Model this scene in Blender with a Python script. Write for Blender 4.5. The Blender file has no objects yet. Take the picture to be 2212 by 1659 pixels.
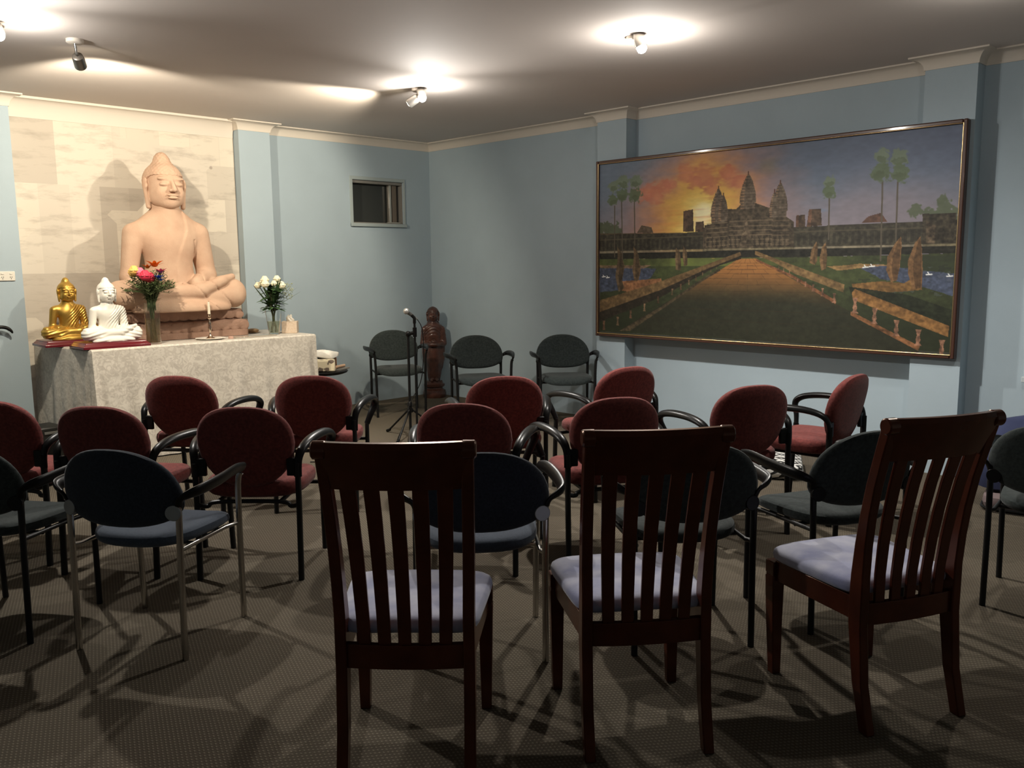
import bpy, math, random
import numpy as np
from mathutils import Vector, Matrix

# ------------------------------------------------------------------ camera
CAM_LOC=(-6.36866,-7.76294,1.48)
YAW,PITCH,ROLL,FPX=0.77774,0.13768,-0.00996,1870.87
def make_camera():
    f=Vector((math.sin(YAW)*math.cos(PITCH),math.cos(YAW)*math.cos(PITCH),-math.sin(PITCH)))
    r=Vector((math.cos(YAW),-math.sin(YAW),0)); u=r.cross(f)
    c,s=math.cos(ROLL),math.sin(ROLL)
    r2=r*c+u*s; u2=u*c-r*s
    cd=bpy.data.cameras.new('camera'); co=bpy.data.objects.new('camera',cd)
    bpy.context.scene.collection.objects.link(co)
    M=Matrix((r2,u2,-f)).transposed().to_4x4(); M.translation=Vector(CAM_LOC)
    co.matrix_world=M
    cd.sensor_fit='HORIZONTAL'; cd.sensor_width=36; cd.lens=FPX/2212*36; cd.clip_end=100; cd.clip_start=.05
    bpy.context.scene.camera=co
make_camera()
S=bpy.context.scene
S.view_settings.view_transform='Standard'; S.view_settings.look='None'
S.view_settings.gamma=1; S.view_settings.use_curve_mapping=False
S.view_settings.exposure=.66
# ------------------------------------------------------------------ world and lamps
w=bpy.data.worlds.new('world'); S.world=w; w.use_nodes=True
w.node_tree.nodes['Background'].inputs[0].default_value=(.55,.6,.7,1)
w.node_tree.nodes['Background'].inputs[1].default_value=.02
WARM=(1,.88,.69); COOL=(1,.955,.885)
CZ=2.82
# lamp heads: name, location of the bulb face, aim point, cone degrees, watts, colour, blend
HEADS=[
 ('spot_altar_left',(-4.38,-2.05,2.685),(-3.45,-.35,1.70),112,112,WARM,.35),
 ('spot_altar_right',(-2.10,-2.32,2.70),(-3.0,-.3,1.60),118,88,WARM,.35),
 ('spot_room_centre',(-2.06,-2.45,2.73),(-2.9,-4.3,0.2),150,112,COOL,.6),
 ('spot_room_right',(-2.06,-4.51,2.73),(-1.9,-5.2,0.0),158,125,COOL,.9),
 ('spot_room_left',(-4.89,-2.33,2.73),(-4.9,-4.6,0.2),150,105,COOL,.6),
 ('spot_far_right',(-1.64,-6.32,2.73),(-1.9,-7.2,0.0),156,36,COOL,.9),
]
def spot(name,loc,aim,deg,watt,col,blend,size=.035):
    l=bpy.data.lights.new(name,'SPOT'); l.energy=watt; l.color=col; l.spot_size=math.radians(deg); l.spot_blend=blend
    l.shadow_soft_size=size
    o=bpy.data.objects.new(name,l); S.collection.objects.link(o); o.location=Vector(loc)+(Vector(aim)-Vector(loc)).normalized()*.075
    d=Vector(aim)-Vector(loc); o.rotation_euler=d.to_track_quat('-Z','Y').to_euler()
    return o
for h in HEADS: spot(*h)
def bulb(name,loc,watt,col):   # fill light added just ahead of a lit head, brightens ceiling and walls
    l=bpy.data.lights.new(name,'POINT'); l.energy=watt; l.color=col; l.shadow_soft_size=.03
    o=bpy.data.objects.new(name,l); S.collection.objects.link(o); o.location=loc
for h in HEADS[2:]:
    d=(Vector(h[2])-Vector(h[1])).normalized(); bulb(h[0]+'_spill_fill',Vector(h[1])+d*.085,4 if 'far' in h[0] else 10,h[5])

# ------------------------------------------------------------------ helpers
COL=S.collection
MATS={}
def lin(c): return tuple((x/12.92 if x<=.04045 else ((x+.055)/1.055)**2.4) for x in c)
def mat(name,col,rough=.6,metal=0,noise=0,nscale=20,bump=0,bscale=200,coat=0,trans=0,emit=None,estr=1,sheen=0,ior=1.45,col2=None,spec=None,detail=3):
    if name in MATS: return MATS[name]
    m=bpy.data.materials.new(name); m.use_nodes=True; nt=m.node_tree; b=nt.nodes['Principled BSDF']
    b.inputs['Base Color'].default_value=(*col,1); b.inputs['Roughness'].default_value=rough; b.inputs['Metallic'].default_value=metal
    b.inputs['IOR'].default_value=ior
    if spec is not None: b.inputs['Specular IOR Level'].default_value=spec
    if coat: b.inputs['Coat Weight'].default_value=coat; b.inputs['Coat Roughness'].default_value=.12
    if trans: b.inputs['Transmission Weight'].default_value=trans
    if sheen: b.inputs['Sheen Weight'].default_value=sheen; b.inputs['Sheen Roughness'].default_value=.4
    if emit: b.inputs['Emission Color'].default_value=(*emit,1); b.inputs['Emission Strength'].default_value=estr
    tc=nt.nodes.new('ShaderNodeTexCoord')
    if noise or col2:
        n=nt.nodes.new('ShaderNodeTexNoise'); n.inputs['Scale'].default_value=nscale; n.inputs['Detail'].default_value=detail
        nt.links.new(tc.outputs['Object'],n.inputs['Vector'])
        r=nt.nodes.new('ShaderNodeMapRange'); r.inputs['From Min'].default_value=.3; r.inputs['From Max'].default_value=.7
        nt.links.new(n.outputs['Fac'],r.inputs['Value'])
        mx=nt.nodes.new('ShaderNodeMix'); mx.data_type='RGBA'
        c2=col2 if col2 else tuple(x*(1-noise) for x in col)
        mx.inputs['A'].default_value=(*col,1); mx.inputs['B'].default_value=(*c2,1)
        nt.links.new(r.outputs['Result'],mx.inputs['Factor']); nt.links.new(mx.outputs['Result'],b.inputs['Base Color'])
    if bump:
        n=nt.nodes.new('ShaderNodeTexNoise'); n.inputs['Scale'].default_value=bscale; n.inputs['Detail'].default_value=2
        nt.links.new(tc.outputs['Object'],n.inputs['Vector'])
        bp=nt.nodes.new('ShaderNodeBump'); bp.inputs['Strength'].default_value=bump; bp.inputs['Distance'].default_value=.004
        nt.links.new(n.outputs['Fac'],bp.inputs['Height']); nt.links.new(bp.outputs['Normal'],b.inputs['Normal'])
    MATS[name]=m; return m

class MB:
    def __init__(s): s.v=[]; s.f=[]
    def add(s,vs,fs):
        o=len(s.v); s.v+= [tuple(p) for p in vs]; s.f+=[tuple(i+o for i in f) for f in fs]; return s
    def box(s,c,d,rz=0,taper=(1,1)):
        x,y,z=[q/2 for q in d]; vs=[]
        cz,sz=math.cos(rz),math.sin(rz)
        for sx,sy,sz_ in ((-1,-1,-1),(1,-1,-1),(1,1,-1),(-1,1,-1),(-1,-1,1),(1,-1,1),(1,1,1),(-1,1,1)):
            tx,ty=(taper if sz_>0 else (1,1))
            px,py=sx*x*tx,sy*y*ty
            vs.append((c[0]+px*cz-py*sz,c[1]+px*sz+py*cz,c[2]+sz_*z))
        return s.add(vs,[(0,3,2,1),(4,5,6,7),(0,1,5,4),(1,2,6,5),(2,3,7,6),(3,0,4,7)])
    def b2(s,a,b): return s.box([(a[i]+b[i])/2 for i in range(3)],[abs(b[i]-a[i]) for i in range(3)])
    def tube(s,pts,r,n=10,sec=None,cap=True,up=(0,0,1)):
        # r: number or list; sec (wa,wb) ellipse factors along (side, up)
        P=[Vector(p) for p in pts]; m=len(P); R=r if isinstance(r,(list,tuple)) else [r]*m
        vs=[]; prev=None
        for i in range(m):
            t=(P[min(i+1,m-1)]-P[max(i-1,0)]).normalized()
            if prev is None:
                a=Vector(up); 
                if abs(a.dot(t))>.95: a=Vector((0,1,0))
                side=t.cross(a).normalized()
            else: side=(prev-t*prev.dot(t)).normalized()
            prev=side; u=side.cross(t).normalized()
            wa,wb=sec if sec else (1,1)
            for k in range(n):
                q=2*math.pi*k/n
                vs.append(P[i]+side*math.cos(q)*R[i]*wa+u*math.sin(q)*R[i]*wb)
        fs=[(i*n+k,i*n+(k+1)%n,(i+1)*n+(k+1)%n,(i+1)*n+k) for i in range(m-1) for k in range(n)]
        if cap: fs+= [tuple(range(n-1,-1,-1)),tuple((m-1)*n+k for k in range(n))]
        return s.add(vs,fs)
    def lathe(s,prof,c=(0,0,0),n=28,sx=1,sy=1):
        vs=[];m=len(prof)
        for r,z in prof:
            for k in range(n):
                q=2*math.pi*k/n; vs.append((c[0]+r*sx*math.cos(q),c[1]+r*sy*math.sin(q),c[2]+z))
        fs=[(i*n+k,i*n+(k+1)%n,(i+1)*n+(k+1)%n,(i+1)*n+k) for i in range(m-1) for k in range(n)]
        fs+=[tuple(range(n-1,-1,-1)),tuple((m-1)*n+k for k in range(n))]
        return s.add(vs,fs)
    def ell(s,c,r,n=14,m=9):
        prof=[(math.sin(math.pi*i/m),-math.cos(math.pi*i/m)) for i in range(m+1)]
        prof[0]=(.001,-1);prof[-1]=(.001,1)
        vs=[]
        for a,z in prof:
            for k in range(n):
                q=2*math.pi*k/n; vs.append((c[0]+r[0]*a*math.cos(q),c[1]+r[1]*a*math.sin(q),c[2]+r[2]*z))
        fs=[(i*n+k,i*n+(k+1)%n,(i+1)*n+(k+1)%n,(i+1)*n+k) for i in range(m) for k in range(n)]
        return s.add(vs,fs)
    def loft(s,rings,cap=True,closed=True):
        n=len(rings[0]); vs=[p for r in rings for p in r]
        fs=[(i*n+k,i*n+(k+1)%n,(i+1)*n+(k+1)%n,(i+1)*n+k) for i in range(len(rings)-1) for k in range(n if closed else n-1)]
        if cap: fs+=[tuple(range(n-1,-1,-1)),tuple((len(rings)-1)*n+k for k in range(n))]
        return s.add(vs,fs)
    def build(s,name,m,parent=None,smooth=True,bevel=0,sub=0,loc=None,rz=0):
        me=bpy.data.meshes.new(name); me.from_pydata(s.v,[],s.f); me.update()
        if smooth:
            me.polygons.foreach_set('use_smooth',[True]*len(me.polygons))
            try: me.set_sharp_from_angle(angle=math.radians(38))
            except Exception: pass
        me.materials.append(m)
        o=bpy.data.objects.new(name,me); COL.objects.link(o)
        if parent: o.parent=parent
        if loc: o.location=loc
        if rz: o.rotation_euler.z=rz
        if bevel:
            b=o.modifiers.new('b','BEVEL'); b.width=bevel; b.segments=2; b.limit_method='ANGLE'; b.angle_limit=math.radians(40)
        if sub:
            b=o.modifiers.new('s','SUBSURF'); b.levels=sub; b.render_levels=sub
        return o
def tag(o,label=None,cat=None,group=None,kind=None):
    if label: o['label']=label
    if cat: o['category']=cat
    if group: o['group']=group
    if kind: o['kind']=kind
    return o
def thing(name,loc,rz,label,cat,group=None):
    o=bpy.data.objects.new(name,None); o.empty_display_size=.1; COL.objects.link(o)
    o.location=loc; o.rotation_euler.z=rz; return tag(o,label,cat,group)
def dup(root,loc,rz,label):
    r=root.copy(); COL.objects.link(r); r.location=loc; r.rotation_euler.z=rz; r['label']=label
    for ch in list(root.children):
        c=ch.copy(); COL.objects.link(c); c.parent=r
        for g in ch.children:
            d=g.copy(); COL.objects.link(d); d.parent=c
    return r
def arc(pts,n=6):
    # catmull-rom through points
    P=[Vector(p) for p in pts]; out=[]
    for i in range(len(P)-1):
        p0=P[max(i-1,0)];p1=P[i];p2=P[i+1];p3=P[min(i+2,len(P)-1)]
        for k in range(n):
            t=k/n
            out.append(.5*((2*p1)+(p2-p0)*t+(2*p0-5*p1+4*p2-p3)*t*t+(3*p1-p0-3*p2+p3)*t**3))
    out.append(P[-1]); return out
def pad(outline,th,mapf,edge=.35,puff=.0):
    """cushion: outline [(a,b)], thickness th, mapf(a,b,c)->xyz; rounded rim"""
    ca=sum(p[0] for p in outline)/len(outline); cb=sum(p[1] for p in outline)/len(outline)
    rings=[]
    prof=[(.02,1),(.35,1),(.7,1),(.86,.97),(.94,.8),(.985,.5),(1,.0),(.985,-.5),(.94,-.8),(.86,-.97),(.7,-1),(.35,-1),(.02,-1)]
    for s_,h in prof:
        pf=1+puff*(1-s_*s_)
        rings.append([mapf(ca+(a-ca)*s_,cb+(b-cb)*s_,th/2*h*pf) for a,b in outline])
    m=MB(); m.loft(rings[::-1] if False else rings); return m

# ------------------------------------------------------------------ materials
WALL=mat('blue_wall_paint',(.395,.485,.54),.75,noise=.05,nscale=3,bump=.12,bscale=260)
CEIL=mat('ceiling_paint',(.64,.58,.535),.85,noise=.03,nscale=2)
CORN=mat('cornice_plaster',(.66,.60,.52),.7)
BLK=mat('black_plastic',(.007,.007,.007),.33,noise=.2,nscale=30,spec=.22)
BLKM=mat('black_metal',(.008,.008,.008),.42,spec=.3)
CHROME=mat('chrome',(.47,.45,.42),.22,metal=1)
RED=mat('red_fabric',(.205,.051,.045),.92,col2=(.115,.033,.030),nscale=75,bump=.5,bscale=500,sheen=.16,spec=.15)
NAVY=mat('navy_fabric',(.030,.038,.052),.93,noise=.35,nscale=120,bump=.4,bscale=600,sheen=.2,spec=.15)
NAVYS=mat('blue_grey_fabric',(.065,.082,.112),.93,noise=.25,nscale=120,bump=.4,bscale=600,sheen=.2,spec=.15)
GREEN=mat('charcoal_green_fabric',(.040,.050,.049),.93,noise=.45,nscale=70,bump=.5,bscale=500,sheen=.2,spec=.15)
WOOD=mat('mahogany_stain',(.078,.020,.011),.27,col2=(.042,.011,.007),nscale=9,coat=.22,detail=6)
WOOD.node_tree.nodes['Principled BSDF'].inputs['Specular Tint'].default_value=(1,.55,.30,1); WOOD.node_tree.nodes['Principled BSDF'].inputs['Coat Tint'].default_value=(1,.6,.35,1)
SEATC=mat('lilac_velour',(.26,.28,.45),.85,col2=(.50,.51,.62),nscale=10,sheen=.5,bump=.15,bscale=300)
STONE=mat('sandstone',(.58,.40,.285),.85,col2=(.50,.325,.225),nscale=7,bump=.35,bscale=90,detail=5)
STONE2=mat('rough_sandstone',(.36,.225,.165),.9,col2=(.26,.155,.11),nscale=9,bump=.6,bscale=60,detail=6)
GOLD=mat('gold_paint',(.66,.42,.10),.40,metal=.8,col2=(.50,.30,.06),nscale=14)
WHITE=mat('white_ceramic',(.82,.79,.72),.32)
REDB=mat('maroon_lacquer',(.13,.009,.016),.28,coat=.4)
CARV=mat('carved_brown_wood',(.105,.040,.027),.30,col2=(.05,.022,.016),nscale=16,coat=.35,bump=.4,bscale=60)
GLASS=mat('clear_glass',(.95,.97,.96),.03,trans=1,ior=1.3)
LEAF=mat('dark_leaf',(.030,.075,.030),.5,col2=(.07,.13,.045),nscale=30)
FERN=mat('fern_green',(.085,.13,.045),.6,col2=(.13,.17,.07),nscale=30)
STEM=mat('stem_green',(.10,.12,.05),.6)
# ------------------------------------------------------------------ room
def struct(o): o['kind']='structure'; return o
ZT=2.9
m=MB(); m.b2((-9.2,-10.8,-.1),(.3,.3,0))
floor=struct(m.build('floor',bpy.data.materials.new('carpet'),smooth=False))
def carpet():
    mt=floor.data.materials[0]; mt.use_nodes=True; nt=mt.node_tree; b=nt.nodes['Principled BSDF']; b.inputs['Roughness'].default_value=.97
    b.inputs['Specular IOR Level'].default_value=.1
    tc=nt.nodes.new('ShaderNodeTexCoord'); mp=nt.nodes.new('ShaderNodeMapping'); mp.inputs['Rotation'].default_value=(0,0,math.radians(-18)); mp.inputs['Scale'].default_value=(370,250,1)
    nt.links.new(tc.outputs['Object'],mp.inputs['Vector'])
    sx=nt.nodes.new('ShaderNodeSeparateXYZ'); nt.links.new(mp.outputs['Vector'],sx.inputs[0])
    def sn(a,ph=0):
        q=nt.nodes.new('ShaderNodeMath'); q.operation='SINE'; nt.links.new(a,q.inputs[0]); return q.outputs[0]
    mu=nt.nodes.new('ShaderNodeMath'); mu.operation='MULTIPLY'; nt.links.new(sn(sx.outputs[0]),mu.inputs[0]); nt.links.new(sn(sx.outputs[1]),mu.inputs[1])
    r=nt.nodes.new('ShaderNodeMapRange'); r.inputs['From Min'].default_value=.15; r.inputs['From Max'].default_value=.85; nt.links.new(mu.outputs[0],r.inputs['Value'])
    n=nt.nodes.new('ShaderNodeTexNoise'); n.inputs['Scale'].default_value=1.6; n.inputs['Detail'].default_value=4; nt.links.new(tc.outputs['Object'],n.inputs['Vector'])
    n2=nt.nodes.new('ShaderNodeTexNoise'); n2.inputs['Scale'].default_value=300; nt.links.new(tc.outputs['Object'],n2.inputs['Vector'])
    a=nt.nodes.new('ShaderNodeMix'); a.data_type='RGBA'; a.inputs['A'].default_value=(.104,.082,.062,1); a.inputs['B'].default_value=(.082,.072,.053,1); nt.links.new(n.outputs['Fac'],a.inputs['Factor'])
    c=nt.nodes.new('ShaderNodeMix'); c.data_type='RGBA'; nt.links.new(a.outputs['Result'],c.inputs['A']); c.inputs['B'].default_value=(.27,.235,.175,1)
    f=nt.nodes.new('ShaderNodeMath'); f.operation='MULTIPLY'; nt.links.new(r.outputs[0],f.inputs[0]); nt.links.new(n2.outputs['Fac'],f.inputs[1]); nt.links.new(f.outputs[0],c.inputs['Factor'])
    nt.links.new(c.outputs['Result'],b.inputs['Base Color'])
    bp=nt.nodes.new('ShaderNodeBump'); bp.inputs['Distance'].default_value=.003; bp.inputs['Strength'].default_value=.6; nt.links.new(r.outputs[0],bp.inputs['Height']); nt.links.new(bp.outputs['Normal'],b.inputs['Normal'])
carpet()
m=MB(); m.b2((-9.2,-10.8,CZ),(.3,.3,CZ+.1)); struct(m.build('ceiling',CEIL,smooth=False))
# back wall (image left) with an opening for the small window; pilasters are part of it
WX0,WX1,WZ0,WZ1=-1.045,-.375,1.925,2.375
m=MB()
m.b2((-9.1,0,0),(WX0,.14,ZT)); m.b2((WX1,0,0),(.2,.14,ZT)); m.b2((WX0,0,0),(WX1,.14,WZ0)); m.b2((WX0,0,WZ1),(WX1,.14,ZT))
m.b2((-2.364,-.12,0),(-2.044,.01,ZT)); m.b2((-4.60,-.12,0),(-4.27,.01,ZT))
struct(m.build('wall_back',WALL,smooth=False))
# right wall with the painting, an opening at its near end
VY0,VY1,VZ0,VZ1=-7.3,-6.17,.715,1.62
m=MB()
m.b2((0,.1,0),(.14,VY1,ZT)); m.b2((0,VY0,0),(.14,-10.7,ZT)); m.b2((0,VY0,0),(.14,VY1,VZ0)); m.b2((0,VY0,VZ1),(.14,VY1,ZT))
m.b2((-.14,-2.90,0),(.01,-2.572,ZT)); m.b2((-.14,-5.75,0),(.01,-5.42,ZT))
struct(m.build('wall_right',WALL,smooth=False))
m=MB(); m.b2((-9.1,-10.7,0),(-9.0,.1,ZT)); struct(m.build('wall_left',WALL,smooth=False))
m=MB(); m.b2((-9.1,-10.7,0),(.1,-10.6,ZT)); struct(m.build('wall_front',WALL,smooth=False))
# coved cornice following the walls
def cornice(name,path,drop,proj,m_):
    prof=[(0,0,-drop)]+[(0,proj*.08,-drop)]+[(0,proj*(.08+.84*(1-math.cos(t))),-drop*(1-.88*math.sin(t))) for t in [i*math.pi/2/7 for i in range(8)]]
    prof=[(p[1],p[2]) for p in prof]+[(proj,-drop*.12),(proj,0.0),(0,0.0)]
    mb=MB(); rings=[]
    for i,p in enumerate(path):
        p=Vector(p); a=Vector(path[max(i-1,0)]); b=Vector(path[min(i+1,len(path)-1)])
        d1=(p-a).normalized() if i>0 else (b-p).normalized(); d2=(b-p).normalized() if i<len(path)-1 else d1
        n1=Vector((d1.y,-d1.x)); n2=Vector((d2.y,-d2.x)); n=(n1+n2); k=n.dot(n1); n=n/k if k>1e-6 else n1
        rings.append([(p.x+n.x*q,p.y+n.y*q,CZ+z) for q,z in prof])
    mb.loft(rings); return struct(mb.build(name,m_))
cornice('trim_1',[(-9,0),(-4.6,0),(-4.6,-.12),(-4.27,-.12),(-4.27,0.0)][0:4]+[(-4.27,-.03)],.095,.085,CORN)
cornice('trim_2',[(-4.262,-.02),(-2.372,-.02)],.155,.10,CORN)
cornice('trim_3',[(-2.364,-.02),(-2.364,-.12),(-2.044,-.12),(-2.044,0),(0,0),(0,-2.572),(-.14,-2.572),(-.14,-2.90),(0,-2.90),(0,-5.42),(-.14,-5.42),(-.14,-5.75),(0,-5.75),(0,-10.6)],.085,.085,CORN)
# window in the back wall
FR=mat('window_frame_paint',(.36,.42,.42),.5); ALU=mat('window_aluminium',(.62,.58,.50),.3,metal=.8)
NGL=mat('night_glass',(.040,.043,.040),.12,spec=.4); RV=mat('reveal_paint',(.22,.21,.19),.6)
m=MB(); f=.035
m.b2((WX0-f,-.012,WZ0-f),(WX0,.0,WZ1+f)); m.b2((WX1,-.012,WZ0-f),(WX1+f*.5,.0,WZ1+f)); m.b2((WX0,-.012,WZ1),(WX1,.0,WZ1+f)); m.b2((WX0-f,-.03,WZ0-f),(WX1+f*.6,.0,WZ0))
win=struct(m.build('window_1',FR,bevel=.003))
m=MB(); m.b2((WX0,.11,WZ0),(WX1,.12,WZ1)); m.build('pane',NGL,win,smooth=False)
m=MB()
m.b2((WX0,.02,WZ0),(WX0+.008,.11,WZ1)); m.b2((WX1-.008,.02,WZ0),(WX1,.11,WZ1)); m.b2((WX0,.02,WZ1-.03),(WX1,.10,WZ1)); m.b2((WX0,.02,WZ0),(WX1,.11,WZ0+.012))
m.build('window_frame',RV,win,bevel=.002)
m=MB(); m.b2((WX1-.16,.05,WZ0+.012),(WX1-.128,.09,WZ1-.03)); m.b2((WX1-.20,.03,WZ0+.01),(WX1-.02,.05,WZ0+.022)); m.build('sash_bar',ALU,win,bevel=.003)
m=MB(); m.b2((WX1-.11,.06,WZ0+.012),(WX1-.05,.075,WZ1-.03)); m.build('sash_edge',mat('sash_brown',(.16,.13,.10),.4),win,bevel=.003)
# second window at the right edge
m=MB(); g=.06
m.b2((-.02,VY1,VZ0-g),(0,VY1+g,VZ1+g)); m.b2((-.02,VY0-g,VZ0-g),(0,VY0,VZ1+g)); m.b2((-.02,VY0,VZ1),(0,VY1,VZ1+g)); m.b2((-.045,VY0-g,VZ0-g*.6),(0,VY1+g*1.2,VZ0-.0))
win2=struct(m.build('window_2',mat('white_trim',(.50,.56,.58),.5),bevel=.003))
m=MB(); m.b2((.10,VY0,VZ0),(.11,VY1,VZ1)); m.build('pane',NGL,win2,smooth=False)
# grey-washed timber-look panel behind the altar
def panel():
    m=MB(); m.b2((-4.262,-.022,.05),(-2.368,-.002,2.72)); o=m.build('backdrop_panel',bpy.data.materials.new('whitewashed_boards'),smooth=False)
    mt=o.data.materials[0]; mt.use_nodes=True; nt=mt.node_tree; b=nt.nodes['Principled BSDF']; b.inputs['Roughness'].default_value=.7
    tc=nt.nodes.new('ShaderNodeTexCoord'); mp=nt.nodes.new('ShaderNodeMapping'); mp.inputs['Rotation'].default_value=(math.radians(90),0,0)
    nt.links.new(tc.outputs['Object'],mp.inputs['Vector'])
    br=nt.nodes.new('ShaderNodeTexBrick'); br.inputs['Scale'].default_value=1; br.inputs['Brick Width'].default_value=.62; br.inputs['Row Height'].default_value=.30
    br.inputs['Mortar Size'].default_value=.0008; br.offset=.37; br.offset_frequency=2; br.squash=.45; br.squash_frequency=3
    br.inputs['Color1'].default_value=(.66,.60,.50,1); br.inputs['Color2'].default_value=(.50,.45,.38,1); br.inputs['Mortar'].default_value=(.48,.43,.36,1); br.inputs['Bias'].default_value=-.25
    nt.links.new(mp.outputs['Vector'],br.inputs['Vector'])
    n=nt.nodes.new('ShaderNodeTexNoise'); n.inputs['Detail'].default_value=7; n.inputs['Roughness'].default_value=.65; n.inputs['Scale'].default_value=2.2
    b2=nt.nodes.new('ShaderNodeTexBrick'); b2.inputs['Scale'].default_value=1; b2.inputs['Brick Width'].default_value=.24; b2.inputs['Row Height'].default_value=.72; b2.inputs['Mortar Size'].default_value=.0; b2.offset=.61; b2.squash=1.9; b2.squash_frequency=2
    b2.inputs['Color1'].default_value=(.70,.64,.54,1); b2.inputs['Color2'].default_value=(.46,.41,.345,1); nt.links.new(mp.outputs['Vector'],b2.inputs['Vector'])
    nb=nt.nodes.new('ShaderNodeTexVoronoi'); nb.inputs['Scale'].default_value=1.5; nb.distance='CHEBYCHEV'; nb.inputs['Randomness'].default_value=.8; nt.links.new(tc.outputs['Object'],nb.inputs['Vector'])
    sb=nt.nodes.new('ShaderNodeSeparateColor'); nt.links.new(nb.outputs['Color'],sb.inputs[0])
    gb=nt.nodes.new('ShaderNodeMath'); gb.operation='GREATER_THAN'; gb.inputs[1].default_value=.5; nt.links.new(sb.outputs[0],gb.inputs[0])
    mb_=nt.nodes.new('ShaderNodeMix'); mb_.data_type='RGBA'; nt.links.new(gb.outputs[0],mb_.inputs['Factor']); nt.links.new(br.outputs['Color'],mb_.inputs['A']); nt.links.new(b2.outputs['Color'],mb_.inputs['B'])
    m2=nt.nodes.new('ShaderNodeMapping'); m2.inputs['Scale'].default_value=(1.2,1,4.5); nt.links.new(tc.outputs['Object'],m2.inputs['Vector']); nt.links.new(m2.outputs['Vector'],n.inputs['Vector'])
    r=nt.nodes.new('ShaderNodeMapRange'); r.inputs['From Min'].default_value=.50; r.inputs['From Max'].default_value=.80; nt.links.new(n.outputs['Fac'],r.inputs['Value'])
    mx=nt.nodes.new('ShaderNodeMix'); mx.data_type='RGBA'; nt.links.new(r.outputs[0],mx.inputs['Factor']); nt.links.new(mb_.outputs['Result'],mx.inputs['A']); mx.inputs['B'].default_value=(.33,.285,.235,1)
    v=nt.nodes.new('ShaderNodeTexVoronoi'); v.inputs['Scale'].default_value=3.2; v.inputs['Randomness'].default_value=1; nt.links.new(tc.outputs['Object'],v.inputs['Vector'])
    r2=nt.nodes.new('ShaderNodeMapRange'); r2.inputs['From Min'].default_value=.035; r2.inputs['From Max'].default_value=.06; nt.links.new(v.outputs['Distance'],r2.inputs['Value'])
    mx2=nt.nodes.new('ShaderNodeMix'); mx2.data_type='RGBA'; nt.links.new(r2.outputs[0],mx2.inputs['Factor']); mx2.inputs['A'].default_value=(.36,.31,.26,1); nt.links.new(mx.outputs['Result'],mx2.inputs['B'])
    nt.links.new(mx2.outputs['Result'],b.inputs['Base Color'])
    tag(o,'pale whitewashed board panel on the wall behind the large stone buddha','wall panel')
panel()
# power outlet
t=thing('power_outlet',(-4.385,-.12,1.425),0,'white double power outlet on the blue wall left of the board panel','outlet')
m=MB(); m.box((0,-.006,0),(.118,.012,.074)); m.build('cover_plate',mat('white_plastic',(.75,.72,.64),.35),t,bevel=.004)
for sx in (-.03,.03):
    m=MB(); m.box((sx,-.014,.018),(.018,.006,.01)); m.build('switch',mat('white_plastic',(.75,.72,.64),.35),t,bevel=.001)
    m=MB(); m.box((sx-.006,-.0125,-.008),(.003,.002,.009),0); m.box((sx+.006,-.0125,-.008),(.003,.002,.009)); m.box((sx,-.0125,-.02),(.003,.002,.009)); m.build('socket',BLK,t,smooth=False)
# ceiling spotlights: base plate, stem and cans
CAN=mat('brushed_can',(.33,.31,.28),.3,metal=.9); LAMP=mat('lamp_face',(1,1,1),.5,emit=(1,.95,.86),estr=60); LAMPW=mat('lamp_face_warm',(1,1,1),.5,emit=(1,.86,.62),estr=30)
def fixture(base,heads,label):
    t=thing('ceiling_spotlight',(base[0],base[1],CZ),0,label,'ceiling light','spotlights on the ceiling')
    m=MB(); m.lathe([(.0,0),(.048,0),(.048,-.018),(.04,-.024),(.0,-.024)][::-1]); m.build('ceiling_plate',CORN,t)
    for (bulb,aim,lit) in heads:
        b=Vector(bulb)-Vector((base[0],base[1],CZ)); d=(Vector(aim)-Vector(bulb)).normalized()
        back=b-d*.10; 
        m=MB(); m.tube([(0,0,-.02),tuple(back*.5+Vector((0,0,-.035))),tuple(back+d*.03)],.008); m.build('stem',CAN,t)
        m=MB(); m.tube([back-d*.006,back,back+d*.02,b-d*.014,b-d*.012],[.02,.030,.034,.036,.034],n=18)
        c=m.build('lamp_can',CAN,t)
        m=MB(); 
        if lit: m.ell(tuple(b-d*.006),(.030,.030,.030))
        else: m.tube([b-d*.012,b-d*.010],.030,n=18)
        m.build('lamp_lens',LAMP if lit else LAMPW,c)
H={h[0]:h for h in HEADS}
def hd(n,lit): return (H[n][1],H[n][2],lit)
fixture((-4.44,-2.15),[hd('spot_altar_left',False)],'single spotlight can hanging at the left of the ceiling, turned toward the stone buddha')
fixture((-2.03,-2.36),[hd('spot_altar_right',False),hd('spot_room_centre',True)],'ceiling spotlight nearest the room corner, above the microphone stand')
fixture((-2.03,-4.43),[hd('spot_room_right',True)],'dazzling lit ceiling spotlight in front of the temple painting')
fixture((-4.87,-2.24),[hd('spot_room_left',True)],'glaring lit ceiling spotlight cut by the left edge of the photo')

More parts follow.
